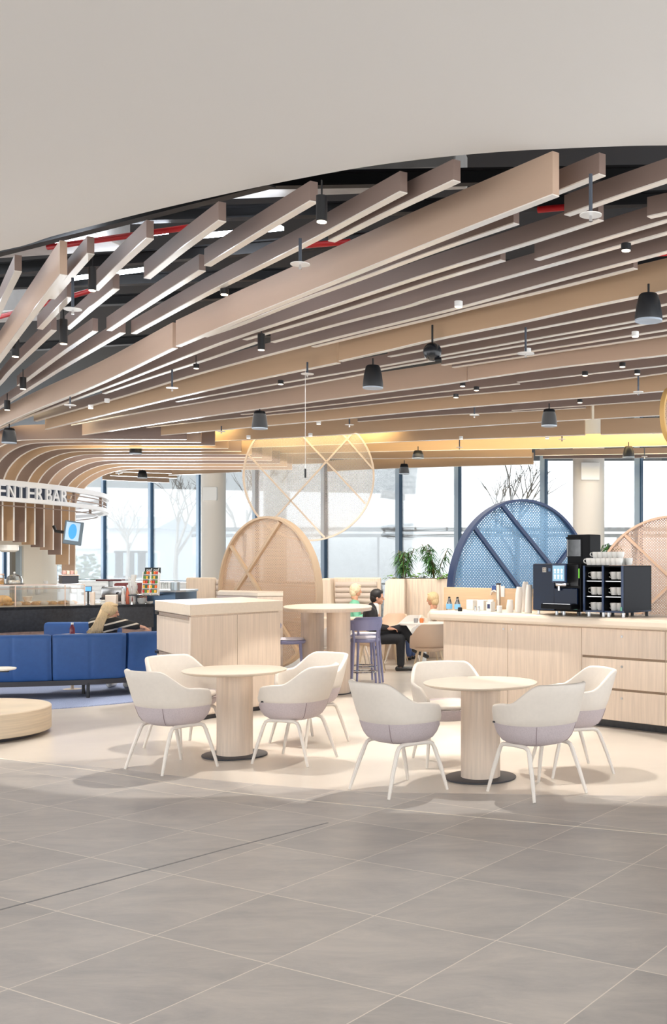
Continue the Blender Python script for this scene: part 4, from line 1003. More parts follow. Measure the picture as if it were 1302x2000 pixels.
MB().box((W*.37, -.008, .04+HM*.87), (.03, .003, .035)).build('badge_text', mat('badge_blue', (60, 96, 140), .4), r)
g = MB().cyl((W*.62, -.05, .04+HM*.56), (W*.62, -.05, .04+HM*.44), .013, n=12); g.box((W*.68, -.04, .04+HM*.57), (.14, .06, .04), bev=.008); g.build('spout', chrome, r, smooth=True)
MB().box((W*.985, -.012, .04+HM*.8), (.012, .004, .1)).build('green_light', mat('green_led', (120, 220, 60), .4, emit=((120, 230, 60), .25)), r)
MB().box((W*.91, -.01, .075), (.05, .003, .02)).build('green_sticker', mat('mint_sticker', (120, 200, 170), .5), r)
for fx in (.04, W*.45, W*.6, W*.9):
    for fy in (.05, .45): MB().cyl((fx, fy, 0), (fx, fy, .045), .017, n=12).build('foot', steel if fx < W*.8 else black, r, smooth=True)
# grinder hoppers behind
r = thing('bean_hopper', 'smoky bean hopper rising behind the coffee machine', 'hopper', CL(cs(1117, .40), .40, zm), CA)
hz0 = Z_(1092, 11.6)-zm; hz1 = Z_(1056, 11.6)-zm
MB().box((.12, .05, (hz0+.52)/2-.0), (.3, .2, abs(hz0)), bev=.01).build('grinder_body', mbl, r)
smoke = glass('smoky_plastic', (.42, .40, .42), .5)
MB().box((.06, .05, (hz0+hz1)/2+.02), (.20, .2, hz1-hz0), bev=.01).build('hopper', smoke, r)
MB().box((.06, .05, hz0+.05), (.17, .17, .08), bev=.01).build('beans', mat('coffee_beans', (70, 48, 38), .6, var=.3, scale=60), r)
MB().box((.06, .05, hz1+.03), (.21, .21, .02), bev=.004).build('lid', mbl, r)
MB().box((.17, .05, hz1*.5+hz0*.5+.02), (.012, .2, hz1-hz0)).build('divider', mbl, r)
# cup warmer tower
sA, sB_ = cs(1139, d0), cs(1217, d0); W = sB_-sA; HW = .475
ZT = .045
r = thing('cup_warmer', 'black cup warmer tower with six open shelves beside the coffee machine', 'cup warmer', CL(sA, d0, zm), CA)
D = .50
g = MB()
MB().box((W/2, D-.01, ZT+HW/2), (W, .02, HW)).build('back_panel', mbl, r)
for s in (0, .5, 1):
    wd = .012 if s != .5 else .03
    MB().box((min(max(W*s, wd/2), W-wd/2), D/2, ZT+HW/2), (wd, D-.02, HW)).build('side_panel', mat('charcoal_side', (34, 36, 42), .5, spec=.15) if s == 1 else mbl, r)
    MB().box((min(max(W*s, .012), W-.012), -.004, ZT+HW/2), (.022, .012, HW)).build('front_trim', bluegloss, r)
MB().box((W/2, D/2, ZT+HW-.006), (W, D, .014), bev=.003).build('top_panel', mbl, r)
MB().box((W/2, D/2, ZT+.008), (W, D, .016)).build('bottom_panel', bluegloss, r)
for k in (1, 2): MB().box((W/2, D/2, ZT+HW*k/3), (W-.02, D-.02, .008)).build('shelf', steel, r)
for fx in (.04, W*.45, W*.58, W-.03):
    for fy in (.04, D-.04): MB().cyl((fx, fy, 0), (fx, fy, ZT), .017, n=12).build('foot', steel if fy < .1 else black, r, smooth=True)
MB().box((W-.02, -.012, ZT+.04), (.018, .003, .04)).build('mint_sticker', MT['mint_sticker'], r)
# mugs
def mug(label, group):
    r = thing('white_mug', label, 'mug', group=group)
    MB().lathe([(0, .004), (.026, .004), (.03, 0), (.034, .012), (.040, .05), (.041, .078), (.038, .078), (.036, .05), (.03, .012), (0, .01)], n=22).build('cup', whitep, r, smooth=True)
    MB().tube([(.036, 0, .066), (.058, 0, .066), (.066, 0, .05), (.062, 0, .03), (.036, 0, .02)], .0055, 7).build('handle', whitep, r, smooth=True)
    return r
mp_ = None
rows_ = ['bottom', 'middle', 'top']
for i in range(3):
    for j in range(2):
        for k in range(3):
            s = sA+W*(.13+.5*j)+k*W*.115; p = CL(s, d0+.10+.03*k, zm+ZT+HW*i/3+.012+.006)
            L = '%s white mug on the %s shelf in the %s column of the cup warmer' % (['left', 'middle', 'right'][k], rows_[i], ['left', 'right'][j])
            if mp_ is None: mp_ = mug(L, 'mugs in the cup warmer'); m1 = mp_; m1.location = p; m1.rotation_euler = (0, 0, CA+PI+.25)
            else: m1 = dup(mp_, p, CA+PI+.25+random.uniform(-.2, .2), L, 'mugs in the cup warmer')
for rw, (ds, nn_) in enumerate(((.08, 7), (.22, 7))):
    for k in range(nn_):
        p = CL(sA+.02+k*.062+rw*.02, d0+ds, zm+ZT+HW+.006)
        L = 'tilted white mug in the %s row on top of the cup warmer, %s from left' % (['front', 'rear'][rw], ordn[k])
        m1 = dup(mp_, p, CA+PI+.3, L, 'mugs on top of the cup warmer'); m1.rotation_euler = (0, .0, CA+PI+.3)
        m1.scale = (1, 1, .92)
for k in range(6):
    p = CL(sA+.05+k*.062, d0+.15, zm+ZT+HW+.08)
    m1 = dup(mp_, p, CA+PI+.3, 'white mug in the upper layer on the cup warmer, %s from left' % ordn[k], 'mugs on top of the cup warmer'); m1.scale = (1, 1, .8)
# ---------------------------------------------------------------- speakers, downlights, sprinklers
def speaker(cx, yt, yb, wpx, label):
    Y = (3.82-H)*F/(HY-yt); z0 = Z_(yb, Y); hgt = 3.82-z0; k_ = wpx/F*Y/.22
    r = thing('pendant_speaker', label, 'speaker', (X_(cx, Y), Y, z0), 0); r['w'] = 1; del r['w']
    MB().lathe([(0, .012), (.108, .012), (.112, .03), (.098, hgt*.6), (.078, hgt*.94), (.066, hgt), (0, hgt)], n=36).build('housing', mat('black_speaker_plastic', (30, 32, 36), .45), r, smooth=True)
    MB().lathe([(0, .004), (.10, .004), (.109, .0), (.111, .014), (.1, .016), (0, .016)], n=36).build('grille', mat('pale_speaker_grille', (170, 182, 196), .5), r, smooth=True)
    MB().cyl((0, 0, hgt-.01), (0, 0, 3.90-z0), .009, n=8).build('bracket', black, r)
SP = [(1266, 574, 628, 53, 'largest black conical speaker at the right edge'), (728, 714, 759, 40, 'black conical speaker right of the middle, second largest'), (507, 803, 838, 32, 'black conical speaker above the white round screen, left side'),
      (1072, 799, 833, 31, 'black conical speaker above the blue round screen'), (18, 836, 866, 28, 'black conical speaker over the bar at the left edge'), (265, 870, 887, 25, 'black conical speaker right of the curved ribs, upper'),
      (278, 919, 934, 18, 'small dark speaker below the upper one right of the curved ribs'), (816, 880, 896, 24, 'small black speaker right of the white round screen, upper'),
      (789, 906, 926, 20, 'small black speaker in front of the window mullion'), (1227, 872, 894, 22, 'small black speaker before the right column')]
for a in SP: speaker(*a)
def cyl_lamp(cx, yt, yb, wpx, dia, label):
    Y = (3.96-H)*F/(HY-yt); z0 = Z_(yb, Y); hgt = max(.05, (yb-yt)/F*Y); dia = wpx/F*Y
    r = thing('cylinder_downlight', label, 'lamp', (X_(cx, Y), Y, z0))
    MB().cyl((0, 0, .004), (0, 0, hgt), dia/2, n=28).build('housing', black, r, smooth=True)
    MB().cyl((0, 0, -.002), (0, 0, .006), dia/2*.86, n=28).build('lens', gold_led, r, smooth=True)
    MB().cyl((0, 0, hgt), (0, 0, hgt+.1), .006, n=6).build('rod', black, r)
CL_ = [(628, 383, 434, 22, 'black cylinder downlight hanging at the white ceiling edge'), (180, 522, 568, 15, 'black cylinder downlight between the third and fourth baffle tips'), (124, 624, 672, 15, 'black cylinder downlight below the sprinkler at left'),
       (30, 660, 697, 14, 'black cylinder downlight nearest the left picture edge'), (45, 737, 760, 12, 'small black downlight below the left baffles'), (510, 652, 684, 14, 'black cylinder downlight in the middle of the baffles'),
       (14, 782, 801, 11, 'small black downlight over the wide tan baffle at left edge'), (383, 711, 720, 11, 'small dark downlight left of the honey baffle'), (438, 566, 576, 16, 'black downlight above the long taupe baffle')]
for cx, yt, yb, wp, L in CL_: cyl_lamp(cx, yt, yb, wp, .072 if wp > 13 else .064, L)
for cx, yb, wp, L in [(1222, 490, 18, 'round black rimmed downlight at upper right'), (895, 600, 17, 'flat round light between the middle taupe baffles'), (1240, 658, 17, 'flat round light right, above the tan baffle'),
    (1030, 690, 15, 'flat round light behind the big sprinkler disc'), (1215, 717, 13, 'small round downlight at right, upper of two'), (1244, 731, 13, 'small round downlight at right, lower of two'), (1142, 734, 13, 'small round downlight left of the two at right'),
    (903, 755, 12, 'small round downlight right of the ball speaker, upper'), (930, 763, 12, 'small round downlight beside the tan break'), (890, 777, 12, 'small round downlight right of the ball speaker, lower'),
    (1132, 787, 11, 'small round downlight above the gap of the far baffles'), (548, 751, 13, 'small round downlight left of the second largest speaker'), (622, 829, 11, 'small round light above the white round screen, right'),
    (606, 852, 11, 'small round light lowest above the white round screen'), (485, 856, 9, 'small round light above the white round screen, left'), (209, 786, 18, 'round white detector beside the left sprinkler'),
    (177, 798, 10, 'small warm downlight glowing at left'), (900, 858, 9, 'small round light over the yellow baffle, left'), (1068, 857, 9, 'small round light over the yellow baffle, right'), (169, 857, 9, 'small round light above the curved ribs')]:
    Y = (3.83-H)*F/(HY-yb)
    r = thing('ceiling_spot', L, 'lamp', (X_(cx, Y), Y, Z_(yb, Y)))
    MB().cyl((0, 0, .004), (0, 0, .05), .035*1.0, n=24).build('housing', black if 'black' in L or 'small round down' in L else white, r, smooth=True)
    MB().cyl((0, 0, -.002), (0, 0, .005), .030, n=24).build('lens', gold_led if 'detector' not in L else white, r, smooth=True)
# glowing halo spots lighting the far baffles
for cx, cy, Y in ((177, 800, 15.2), (284, 895, 22.5), (650, 842, 17.5), (895, 785, 14.2), (560, 860, 18.4), (690, 862, 18.4), (300, 925, 24.5)):
    z = Z_(cy, Y)+.12; spot('accent_beam', (X_(cx, Y), Y-.1, z+.12), (X_(cx, Y), Y+.35, z-.7), 1.3, 5, WARM, .6, .02)
def sprinkler(cx, yrod, yd, wpx, label, dia=.17):
    Y = (3.85-H)*F/(HY-yrod); z0 = Z_(yd, Y); dia = wpx/F*Y
    r = thing('sprinkler', label, 'sprinkler', (X_(cx, Y), Y, z0))
    MB().cyl((0, 0, 0), (0, 0, .006), dia/2, n=32).build('disc', mat('clear_white_disc', (236, 234, 230), .25), r, smooth=True)
    MB().cyl((0, 0, .006), (0, 0, 3.90-z0), .011, n=10).build('rod', mat('grey_blue_rod', (70, 78, 90), .5), r, smooth=True)
    MB().cyl((0, 0, -.035), (0, 0, 0), .012, .006, n=10).build('nozzle', chrome, r, smooth=True)
for a in [(586, 480, 517, 38, 'sprinkler with round disc under the long taupe baffle, left of centre'), (1153, 357, 421, 44, 'sprinkler with the largest disc at upper right'), (142, 555, 605, 34, 'sprinkler with disc between the left baffles'),
          (600, 716, 731, 25, 'sprinkler with disc above the thin white cable'), (1026, 650, 691, 34, 'sprinkler with disc right of the ball speaker'), (336, 730, 758, 23, 'sprinkler with disc below the honey baffle at left'),
          (137, 775, 792, 22, 'sprinkler with disc on the wide tan baffle at left'), (682, 822, 830, 18, 'sprinkler disc between the two middle speakers'), (926, 797, 811, 19, 'sprinkler disc left of the right middle speaker'),
          (1246, 743, 766, 20, 'sprinkler disc at the far right'), (432, 838, 843, 16, 'sprinkler disc left of the middle left speaker'), (263, 860, 864, 15, 'sprinkler disc above the upper speaker by the ribs'),
          (897, 860, 874, 13, 'sprinkler disc on the glowing baffle, left'), (1097, 852, 858, 14, 'sprinkler disc on the glowing baffle, right'), (328, 902, 908, 13, 'sprinkler disc right of the curved ribs'),
          (232, 922, 924, 13, 'sprinkler disc beside the canopy end'), (466, 888, 895, 13, 'sprinkler disc left of the white round screen'), (1258, 880, 892, 12, 'sprinkler disc right of the right column')]:
    sprinkler(*a)
Y = 10.6; r = thing('ball_speaker', 'black ball speaker hanging right of the middle', 'speaker', (X_(844, Y), Y, Z_(687, Y)))
MB().sph((0, 0, 0), .09, 32).build('housing', mat('black_ball', (28, 32, 38), .25), r, smooth=True)
MB().cyl((.03, -.02, -.09), (.09, -.02, -.085), .03, n=16).build('lens', black, r, smooth=True)
MB().cyl((0, 0, .08), (0, 0, .26), .01, n=8).build('rod', black, r)
# warm cove light behind the last baffles
cv = area('cove_glow', (X_(860, 19.6), 19.7, 4.30), (X_(860, 21), 21.2, 3.4), 13, .25, 190, (1, .78, .40))
cv2 = area('cove_glow', (-10.6, 19.2, 4.4), (-8.7, 21.6, 3.2), 4.5, .4, 60, (1, .80, .50))

# ---------------------------------------------------------------- rear seating area
def booth(name, x, Y, pts, label, mroll, planter=False): pass
padm = mat('channel_tufted_leather', (206, 192, 182), .5)
# striped booth
Yb = 20.0
r = thing('booth_bench', 'high backed booth with horizontally padded grey back', 'bench', (X_(683, Yb), Yb, 0))
zt = Z_(1128, Yb); w0 = X_(623, Yb)-X_(683, Yb); w1 = X_(742, Yb)-X_(683, Yb)
MB().box(((w0+.25+w1)/2, .1, zt/2), (w1-w0-.25, .1, zt), bev=.02).build('back_shell', ash, r)
g = MB(); n = 9
for k in range(n):
    z = .42+(zt-.5)*(k+.5)/n; g.cyl((w0+.30, .02, z), (w1-.06, .02, z), (zt-.5)/n/2*1.05, n=14)
g.build('padded_back', padm, r, smooth=True)
g = MB(); a = [(w0-.02, 0), (w0+.32, 0), (w0+.26, zt-.01), (w0+.10, zt-.01)]
vs = [[g.bm.verts.new((x, y, z)) for x, z in a] for y in (-.30, .12)]
for k in range(4): g.bm.faces.new((vs[0][k], vs[0][(k+1) % 4], vs[1][(k+1) % 4], vs[1][k]))
g.bm.faces.new(vs[0]); g.bm.faces.new(vs[1][::-1]); g.build('side_panel', ash, r, bevel=.03)
MB().box(((w0+w1)/2+.15, -.3, .4), (w1-w0-.3, .6, .12), bev=.03).build('seat', padm, r)
MB().box(((w0+w1)/2+.15, -.2, .17), (w1-w0-.4, .4, .34)).build('seat_base', ash, r)
# planter booth
r = thing('planter_booth', 'wooden booth back carrying the plants, left of the blue round screen', 'planter', (X_(820, 19.2), 19.2, 0))
Yb = 19.2; zt = Z_(1130, Yb); w0 = X_(752, Yb)-X_(820, Yb); w1 = X_(900, Yb)-X_(820, Yb)
g = MB(); a = [(w0-.03, 0), (w0+.38, 0), (w0+.38, zt), (w0+.12, zt), (w0+.05, zt-.05)]
vs = [[g.bm.verts.new((x, y, z)) for x, z in a] for y in (-.35, .1)]
m = len(a)
for k in range(m): g.bm.faces.new((vs[0][k], vs[0][(k+1) % m], vs[1][(k+1) % m], vs[1][k]))
g.bm.faces.new(vs[0]); g.bm.faces.new(vs[1][::-1]); g.build('side_panel', ash, r)
MB().box(((w0+.38+w1)/2, .1, zt/2), (w1-w0-.38, .36, zt), bev=.01).build('planter_box', mat('veined_wood', (218, 200, 180), .5, var=.16, scale=4, stretch=(7, 7, .6)), r)
MB().box((w0+.28, -.36, .68), (.25, .02, .09)).build('vent', mat('vent_bronze', (150, 132, 108), .5), r)
MB().box(((w0+w1)/2, .1, zt+.002), (w1-w0-.5, .3, .01)).build('soil', mat('soil', (60, 46, 36), .9), r)
# left booth
r = thing('booth_bench', 'pale wooden booth end behind the cabinets, left of the tan round screen', 'bench', (X_(395, 20.5), 20.5, 0))
zt = Z_(1128, 20.5); MB().box((-.02, 0, zt/2), (.56, .1, zt), bev=.03).build('back_shell', ash, r)
g = MB()
for k in range(9): g.cyl((.27, -.02, .5+k*.1), (.6, -.02, .5+k*.1), .052, n=12)
g.build('padded_back', padm, r, smooth=True); MB().box((0, -.3, .4), (.9, .5, .12), bev=.02).build('seat', padm, r); MB().box((0, -.2, .17), (.8, .3, .34)).build('seat_base', ash, r)
# plants
leaf = mat('leaf_green', (66, 112, 58), .5, var=.35, scale=12); leafl = mat('light_leaf_green', (110, 160, 60), .5, var=.2, scale=9)
def leafblade(g, p, d, L, wd, droop=.5):
    d = d.normalized(); sd = d.cross(Vector((0, 0, 1))); sd = sd.normalized() if sd.length > .01 else Vector((1, 0, 0))
    pts = []
    for k in range(5):
        t = k/4; q = p+d*L*t+Vector((0, 0, -droop*L*t*t)); ww = wd*math.sin(PI*(.12+.88*t))**.8 if k < 4 else 0.001; pts.append((g.bm.verts.new(q-sd*ww/2), g.bm.verts.new(q+sd*ww/2)))
    for a, b in zip(pts, pts[1:]): g.bm.faces.new((a[0], a[1], b[1], b[0]))
def bushy(x, y, z, hgt, seed, label, wid=.38):
    rnd = random.Random(seed); r = thing('potted_plant', label, 'plant', (x, y, z))
    g = MB(); s_ = MB()
    for st in range(7):
        a = rnd.uniform(0, 2*PI); top_ = Vector((math.cos(a)*wid*rnd.uniform(.2, .7), math.sin(a)*wid*.5, hgt*rnd.uniform(.75, 1)))
        s_.tube([Vector((math.cos(a)*.03, math.sin(a)*.03, 0)), top_*.5+Vector((0, 0, .03)), top_], .007, 5)
        for k in range(46):
            t = rnd.uniform(.25, 1); p = top_*t; b = rnd.uniform(0, 2*PI); d = Vector((math.cos(b), math.sin(b), rnd.uniform(-.1, .8))); leafblade(g, p, d, rnd.uniform(.12, .24), .022, rnd.uniform(.5, 1.1))
    g.build('foliage', leaf, r); s_.build('stem', mat('stem_brown', (110, 100, 60), .7), r)
def low(x, y, z, seed, label, n=60, wid=.28):
    rnd = random.Random(seed); r = thing('trailing_plant', label, 'plant', (x, y, z)); g = MB(); s_ = MB()
    for k in range(n):
        b = rnd.uniform(0, 2*PI); d = Vector((math.cos(b), math.sin(b)*.5, rnd.uniform(.1, .8))); p = d*rnd.uniform(.05, wid); p.z = abs(p.z)*.9; leafblade(g, p, d, rnd.uniform(.07, .12), .06, .7)
        if k % 6 == 0: s_.tube([(0, 0, 0), p], .004, 4)
    g.build('foliage', leafl, r); s_.build('stem', MT['stem_brown'], r)
zp = Z_(1130, 19.2)
bushy(X_(787, 19.3), 19.3, zp, .56, 3, 'bushy green plant at the left end of the wooden planter')
bushy(X_(850, 19.3), 19.3, zp, .62, 5, 'bushy green plant on the right half of the wooden planter')
low(X_(815, 19.25), 19.25, zp, 7, 'low leafy plant between the two bushy plants'); low(X_(870, 19.25), 19.2, zp, 8, 'low leafy plant next to the blue round screen')
low(X_(766, 19.2), 19.15, zp, 9, 'bright green leaves hanging over the left end of the planter', 14, .14)
bushy(X_(1196, 18.2), 18.2, Z_(1072, 18.2)-.25, .35, 12, 'small plant peeking over the mugs before the right column', .25)
o = MB().cyl((0, 0, 0), (0, 0, Z_(1072, 18.2)-.25), .2, n=24).build('plant_stand', ash, loc=(X_(1196, 18.2), 18.2, 0), smooth=True); tag(o, 'round wooden stand under the small plant behind the cup warmer', 'stand')
# generic shell chairs of the rear area
palem = mat('pale_shell', (232, 228, 222), .5); tanm = mat('tan_shell', (206, 180, 156), .55); oakl = mat('oak_leg', (206, 184, 154), .5)
def shell_chair(label, mu, mleg, x, y, rz, grp=None):
    r = thing('shell_chair', label, 'chair', (x, y, 0), rz, grp)
    g = MB(); n = 28; prev = None
    for i in range(n+1):
        a = math.radians(-110+220*i/n); d = abs(math.degrees(a)); tp = .80-.17*sst(35, 85, d)-.16*sst(88, 110, d)
        row = []
        for k in range(7):
            t = k/6; z = .42+(tp-.42)*t; rr = .16+.10*math.sin(min(1, t*1.6)*PI/2)
            row.append((Vector((math.sin(a)*rr*1.08, -math.cos(a)*rr-.05*t*max(0, math.cos(a)), z))))
        inn = [v*Vector((.92, .92, 1)) if False else Vector((v.x*.92, v.y*.92, v.z)) for v in reversed(row)]
        vv = [g.bm.verts.new(v) for v in row+inn]
        if prev:
            for k in range(len(vv)): g.bm.faces.new((prev[k], vv[k], vv[(k+1) % len(vv)], prev[(k+1) % len(vv)]))
        else: g.bm.faces.new(vv[::-1])
        prev = vv
    g.bm.faces.new(prev); g.build('backrest', mu, r, smooth=True, angle=1.2)
    MB().lathe([(0, .405), (.16, .405), (.21, .43), (.22, .45), (.2, .46), (0, .455)], n=32).build('seat', mu, r, smooth=True)
    for sx in (-1, 1):
        for sy in (-1, 1): MB().tube([(sx*.13, sy*.12, .41), (sx*.22, sy*.21, 0)], [.017, .011], 8).build('leg', mleg, r, smooth=True)
    return r
GC = 'shell chairs in the rear seating area'
shell_chair('tan shell chair at the left end of the coffee counter, back to the viewer', tanm, oakl, X_(838, 15.6), 15.6, .35, GC)
shell_chair('white shell chair right of the sitting man', palem, legm, X_(786, 17.8), 17.8, 2.3, GC)
shell_chair('beige shell chair just behind the white one beside the man', tanm, oakl, X_(762, 18.4), 18.4, 2.8, GC)
shell_chair('pale shell chair between the two pillars of the high table', palem, legm, X_(634, 16.0), 16.0, 1.2, GC)
shell_chair('pale shell chair right of the high table pillar, behind the stools', palem, legm, X_(694, 17.4), 17.4, 1.9, GC)
mc = shell_chair('tan shell chair the man in black is sitting on', tanm, oakl, X_(724, 16.7), 16.7, -PI/2+.12, GC)
def plain_table(x, y, w_, d_, zt, label, m=None):
    r = thing('cafe_table', label, 'table', (x, y, 0)); MB().prism(superell(w_/2, d_/2, 4), zt-.025, zt).build('tabletop', m or mat('white_table', (240, 234, 226), .35), r, smooth=True)
    MB().cyl((0, 0, .01), (0, 0, zt-.025), .05, n=20).build('pole', white, r, smooth=True); MB().lathe([(0, 0), (.24, 0), (.24, .01), (0, .012)], n=32).build('base_plate', white, r, smooth=True)
plain_table(X_(826, 16.9), 16.9, .7, .7, .74, 'white table in front of the sitting man')
plain_table(X_(646, 18.4), 18.4, 1.2, .7, .74, 'wooden table behind the pillars of the high table', ash_h)
for k, (x, c, L) in enumerate([(806, (150, 150, 152), 'small dark glass on the white table'), (817, (226, 130, 70), 'orange snack on the white table'), (826, (232, 220, 200), 'white napkin on the white table beside the orange snack')]):
    o = MB().lathe([(0, 0), (.03, 0), (.035, .05), (.03, .07), (0, .07)], n=14).build('tableware', mat('ware%d' % k, c, .4), loc=(X_(x+6, 16.85), 16.85, .74), smooth=True)
    o.name = ['drinking_glass', 'snack', 'napkin'][k]; tag(o, L, ['glass', 'food', 'napkin'][k])
# ---------------------------------------------------------------- bar equipment
def barpt(x, d, z=1.02):
    # point above the counter at depth d behind its front edge
    Y = F*(H-1.02)/( (1187-(x/300)*7)-HY); q = P(x, 1100, Y+d); return Vector((q.x, q.y, z))
pA, pB = barpt(-40, .28), barpt(158, .28); dd = (pB-pA); ca = math.atan2(dd.y, dd.x); L_ = dd.length; c = (pA+pB)/2; R3b = Matrix.Rotation(ca, 3, 'Z')
r = thing('display_case', 'glass pastry display case on the bar counter', 'display case', (c.x, c.y, 1.02), ca)
hc = Z_(1142, 16.3)-1.02
MB().box((0, -.2, hc/2), (L_, .008, hc)).build('front_pane', cglass, r)
MB().box((0, .2, hc/2), (L_, .008, hc)).build('rear_pane', cglass, r)
MB().box((0, 0, hc), (L_, .42, .012)).build('top_pane', cglass, r)
g = MB()
for x in (-L_/2, -L_*.19, L_*.30, L_/2): g.box((x, -.2, hc/2), (.014, .014, hc))
g.box((0, -.2, hc), (L_, .016, .016)); g.box((0, .2, hc), (L_, .016, .016)); g.box((0, -.2, hc-.055), (L_, .008, .012)); g.build('metal_frame', mat('champagne_frame', (214, 186, 166), .3, .6), r)
MB().box((0, 0, .012), (L_-.02, .40, .02)).build('tray', mat('tray_cream', (240, 220, 190), .5), r)
past = mat('golden_pastry', (228, 176, 110), .6, var=.25, scale=30); flour = mat('sugar_pastry', (246, 232, 212), .7, var=.1, scale=30)
for k in range(20):
    u = -L_/2+.12+(L_-.24)*k/19; q = Vector((c.x, c.y, 1.043))+R3b @ Vector((u, -.1+.07*(k % 2), 0))
    o = MB().sph((0, 0, .02), .055, 12, (1.15, .9, .62)).build('pastry', past if k % 3 else flour, loc=q, smooth=True); tag(o, 'golden pastry lying on the tray in the glass display case', 'pastry', 'pastries in the display case')
q = Vector((c.x, c.y, 1.043))+R3b @ Vector((-L_*.5+.52*1.0, .0, 0))
for (xx, nm, L) in ((5, 'bread_loaf', 'big golden loaf at the left end of the display case'), (54, 'paper_bag', 'open white paper bag inside the display case')):
    q = barpt(xx, .30, 1.045)
    if nm == 'bread_loaf': o = MB().sph((0, 0, .07), .11, 20, (1.2, 1, .7)).build(nm, past, loc=q, smooth=True)
    else: o = MB().lathe([(0, 0), (.05, 0), (.045, .05), (.075, .12), (.07, .12), (.04, .05), (0, .01)], n=9).build(nm, flour, loc=q)
    tag(o, L, 'food' if nm == 'bread_loaf' else 'bag')
zt = 1.02+hc+.008
q = barpt(28, .30, zt); r = thing('cake_dome', 'glass cake dome with pastry on top of the display case', 'cake dome', q)
MB().lathe([(0, .0), (.12, 0), (.14, .012), (.12, .016), (0, .014)], n=32).build('plate', steel, r, smooth=True)
MB().lathe([(.11, .016), (.11, .07), (.09, .12), (.04, .15), (0, .155)], n=32).build('dome', cglass, r, smooth=True)
MB().sph((0, 0, .172), .016, 14).build('knob', whitep, r, smooth=True)
for k in range(5):
    o = MB().sph((.055*math.cos(k*1.26), .055*math.sin(k*1.26), .04), .032, 12, (1, 1, .7)).build('cake', flour, loc=q, smooth=True); tag(o, 'small sugared cake under the glass dome', 'cake', 'cakes under the dome')
q = barpt(1, .28, zt); r = thing('cookie_jar', 'glass jar of golden biscuits at the left edge on the display case', 'jar', q)
MB().lathe([(.05, 0), (.055, .01), (.055, .12), (.045, .14)], n=24).build('glass', cglass, r, smooth=True); MB().lathe([(0, .003), (.045, .003), (.045, .09), (0, .1)], n=16).build('biscuits', past, r, smooth=True)
MB().lathe([(0, .14), (.05, .14), (.05, .16), (0, .16)], n=20).build('lid', MT['champagne_frame'], r, smooth=True)
q = barpt(134, .3, zt); r = thing('snack_box', 'dark box with glass lid of packed snacks on the display case', 'box', q, ca)
MB().box((0, 0, .065), (.24, .2, .12), bev=.006).build('box', mat('charcoal_box', (58, 58, 64), .4), r); MB().box((0, 0, .13), (.25, .21, .012)).build('rim', MT['champagne_frame'], r)
for k in range(4): o = MB().box((0, 0, .035), (.045, .1, .06), bev=.012).build('wrapped_snack', mat('pink_wrap%d' % (k % 2), ((214, 170, 160), (236, 214, 196))[k % 2], .5), loc=q+R3b @ Vector((-.07+k*.055, 0, .137)), rot=(0, 0, ca)); tag(o, 'wrapped snack standing on the dark box, %s from left' % ordn[k], 'snack', 'wrapped snacks on the box')
# dispensers on the wall
for x, L, sc_ in ((56, 'left grey soap dispenser on the bar wall', 1), (71, 'middle grey soap dispenser on the bar wall', 1), (85, 'black and white towel dispenser on the bar wall', 1.2)):
    Yw = ray_hit(x, Rw).y-.1; r = thing('wall_dispenser', L, 'dispenser', P(x, 1152 if sc_ == 1 else 1146, Yw))
    MB().box((0, 0, 0), (.12*sc_, .1, .2*sc_), bev=.02).build('housing', mat('pale_grey_plastic', (206, 206, 206), .4), r, smooth=True)
    MB().box((0, -.052, 0), (.025, .004, .1)).build('window', mat('grey_window', (150, 156, 160), .3), r)
    if sc_ > 1: MB().tube([(-.05, -.03, .11), (-.09, -.03, .06), (-.08, -.03, -.3), (-.03, -.03, -.42)], .014, 8).build('hose', black, r, smooth=True)
# kitchen back counter and sink area
q = P(70, 1176, 18.6); o = MB().box((0, 0, .45), (1.9, .5, .9), bev=.01).build('back_counter', mat('grey_counter', (176, 170, 166), .5), loc=(q.x, q.y, 0), rot=(0, 0, .45)); tag(o, 'grey back counter along the bar wall behind the pastries', 'counter')
# tablet, espresso machine, bottles
q = barpt(172, .32); r = thing('payment_tablet', 'small blue lit tablet on a thin stand on the bar', 'tablet', q, .25)
zt_ = Z_(1150, 16.9)-1.02
MB().cyl((0, 0, 0), (0, 0, zt_-.02), .012, n=10).build('stand', black, r); MB().cyl((0, 0, 0), (0, 0, .01), .05, n=20).build('base', black, r)
MB().box((0, 0, zt_), (.11, .015, .085), Matrix.Rotation(-.25, 3, 'X'), bev=.004).build('tablet', black, r); MB().box((0, -.009, zt_+.002), (.09, .004, .065), Matrix.Rotation(-.25, 3, 'X')).build('display', mat('tablet_blue', (90, 160, 230), .3, emit=((80, 150, 230), .7)), r)
q = barpt(181, .12); o = MB().box((0, 0, .1), (.06, .05, .2), bev=.004).build('wooden_block', ash, loc=q); tag(o, 'upright pale wooden block beside the payment tablet', 'block')
q = barpt(222, 1.3, 0); r = thing('espresso_machine', 'steel espresso machine with dark top strip behind the woman', 'espresso machine', Vector((q.x, q.y, 1.02)), .15)
MB().box((0, 0, .16), (.34, .3, .20), bev=.03).build('body', steel, r, smooth=True); MB().box((0, -.02, .05), (.36, .32, .06), bev=.01).build('drip_tray', mat('dark_tray', (70, 68, 70), .3, .4), r)
MB().box((-.05, 0, .36), (.40, .3, .03), bev=.005).build('cup_rail', mat('maroon_strip', (96, 52, 56), .5), r); MB().box((-.05, 0, .31), (.03, .2, .1)).build('support', steel, r)
MB().tube([(.1, -.15, .16), (.1, -.24, .15)], .014, 8).build('handle', black, r)
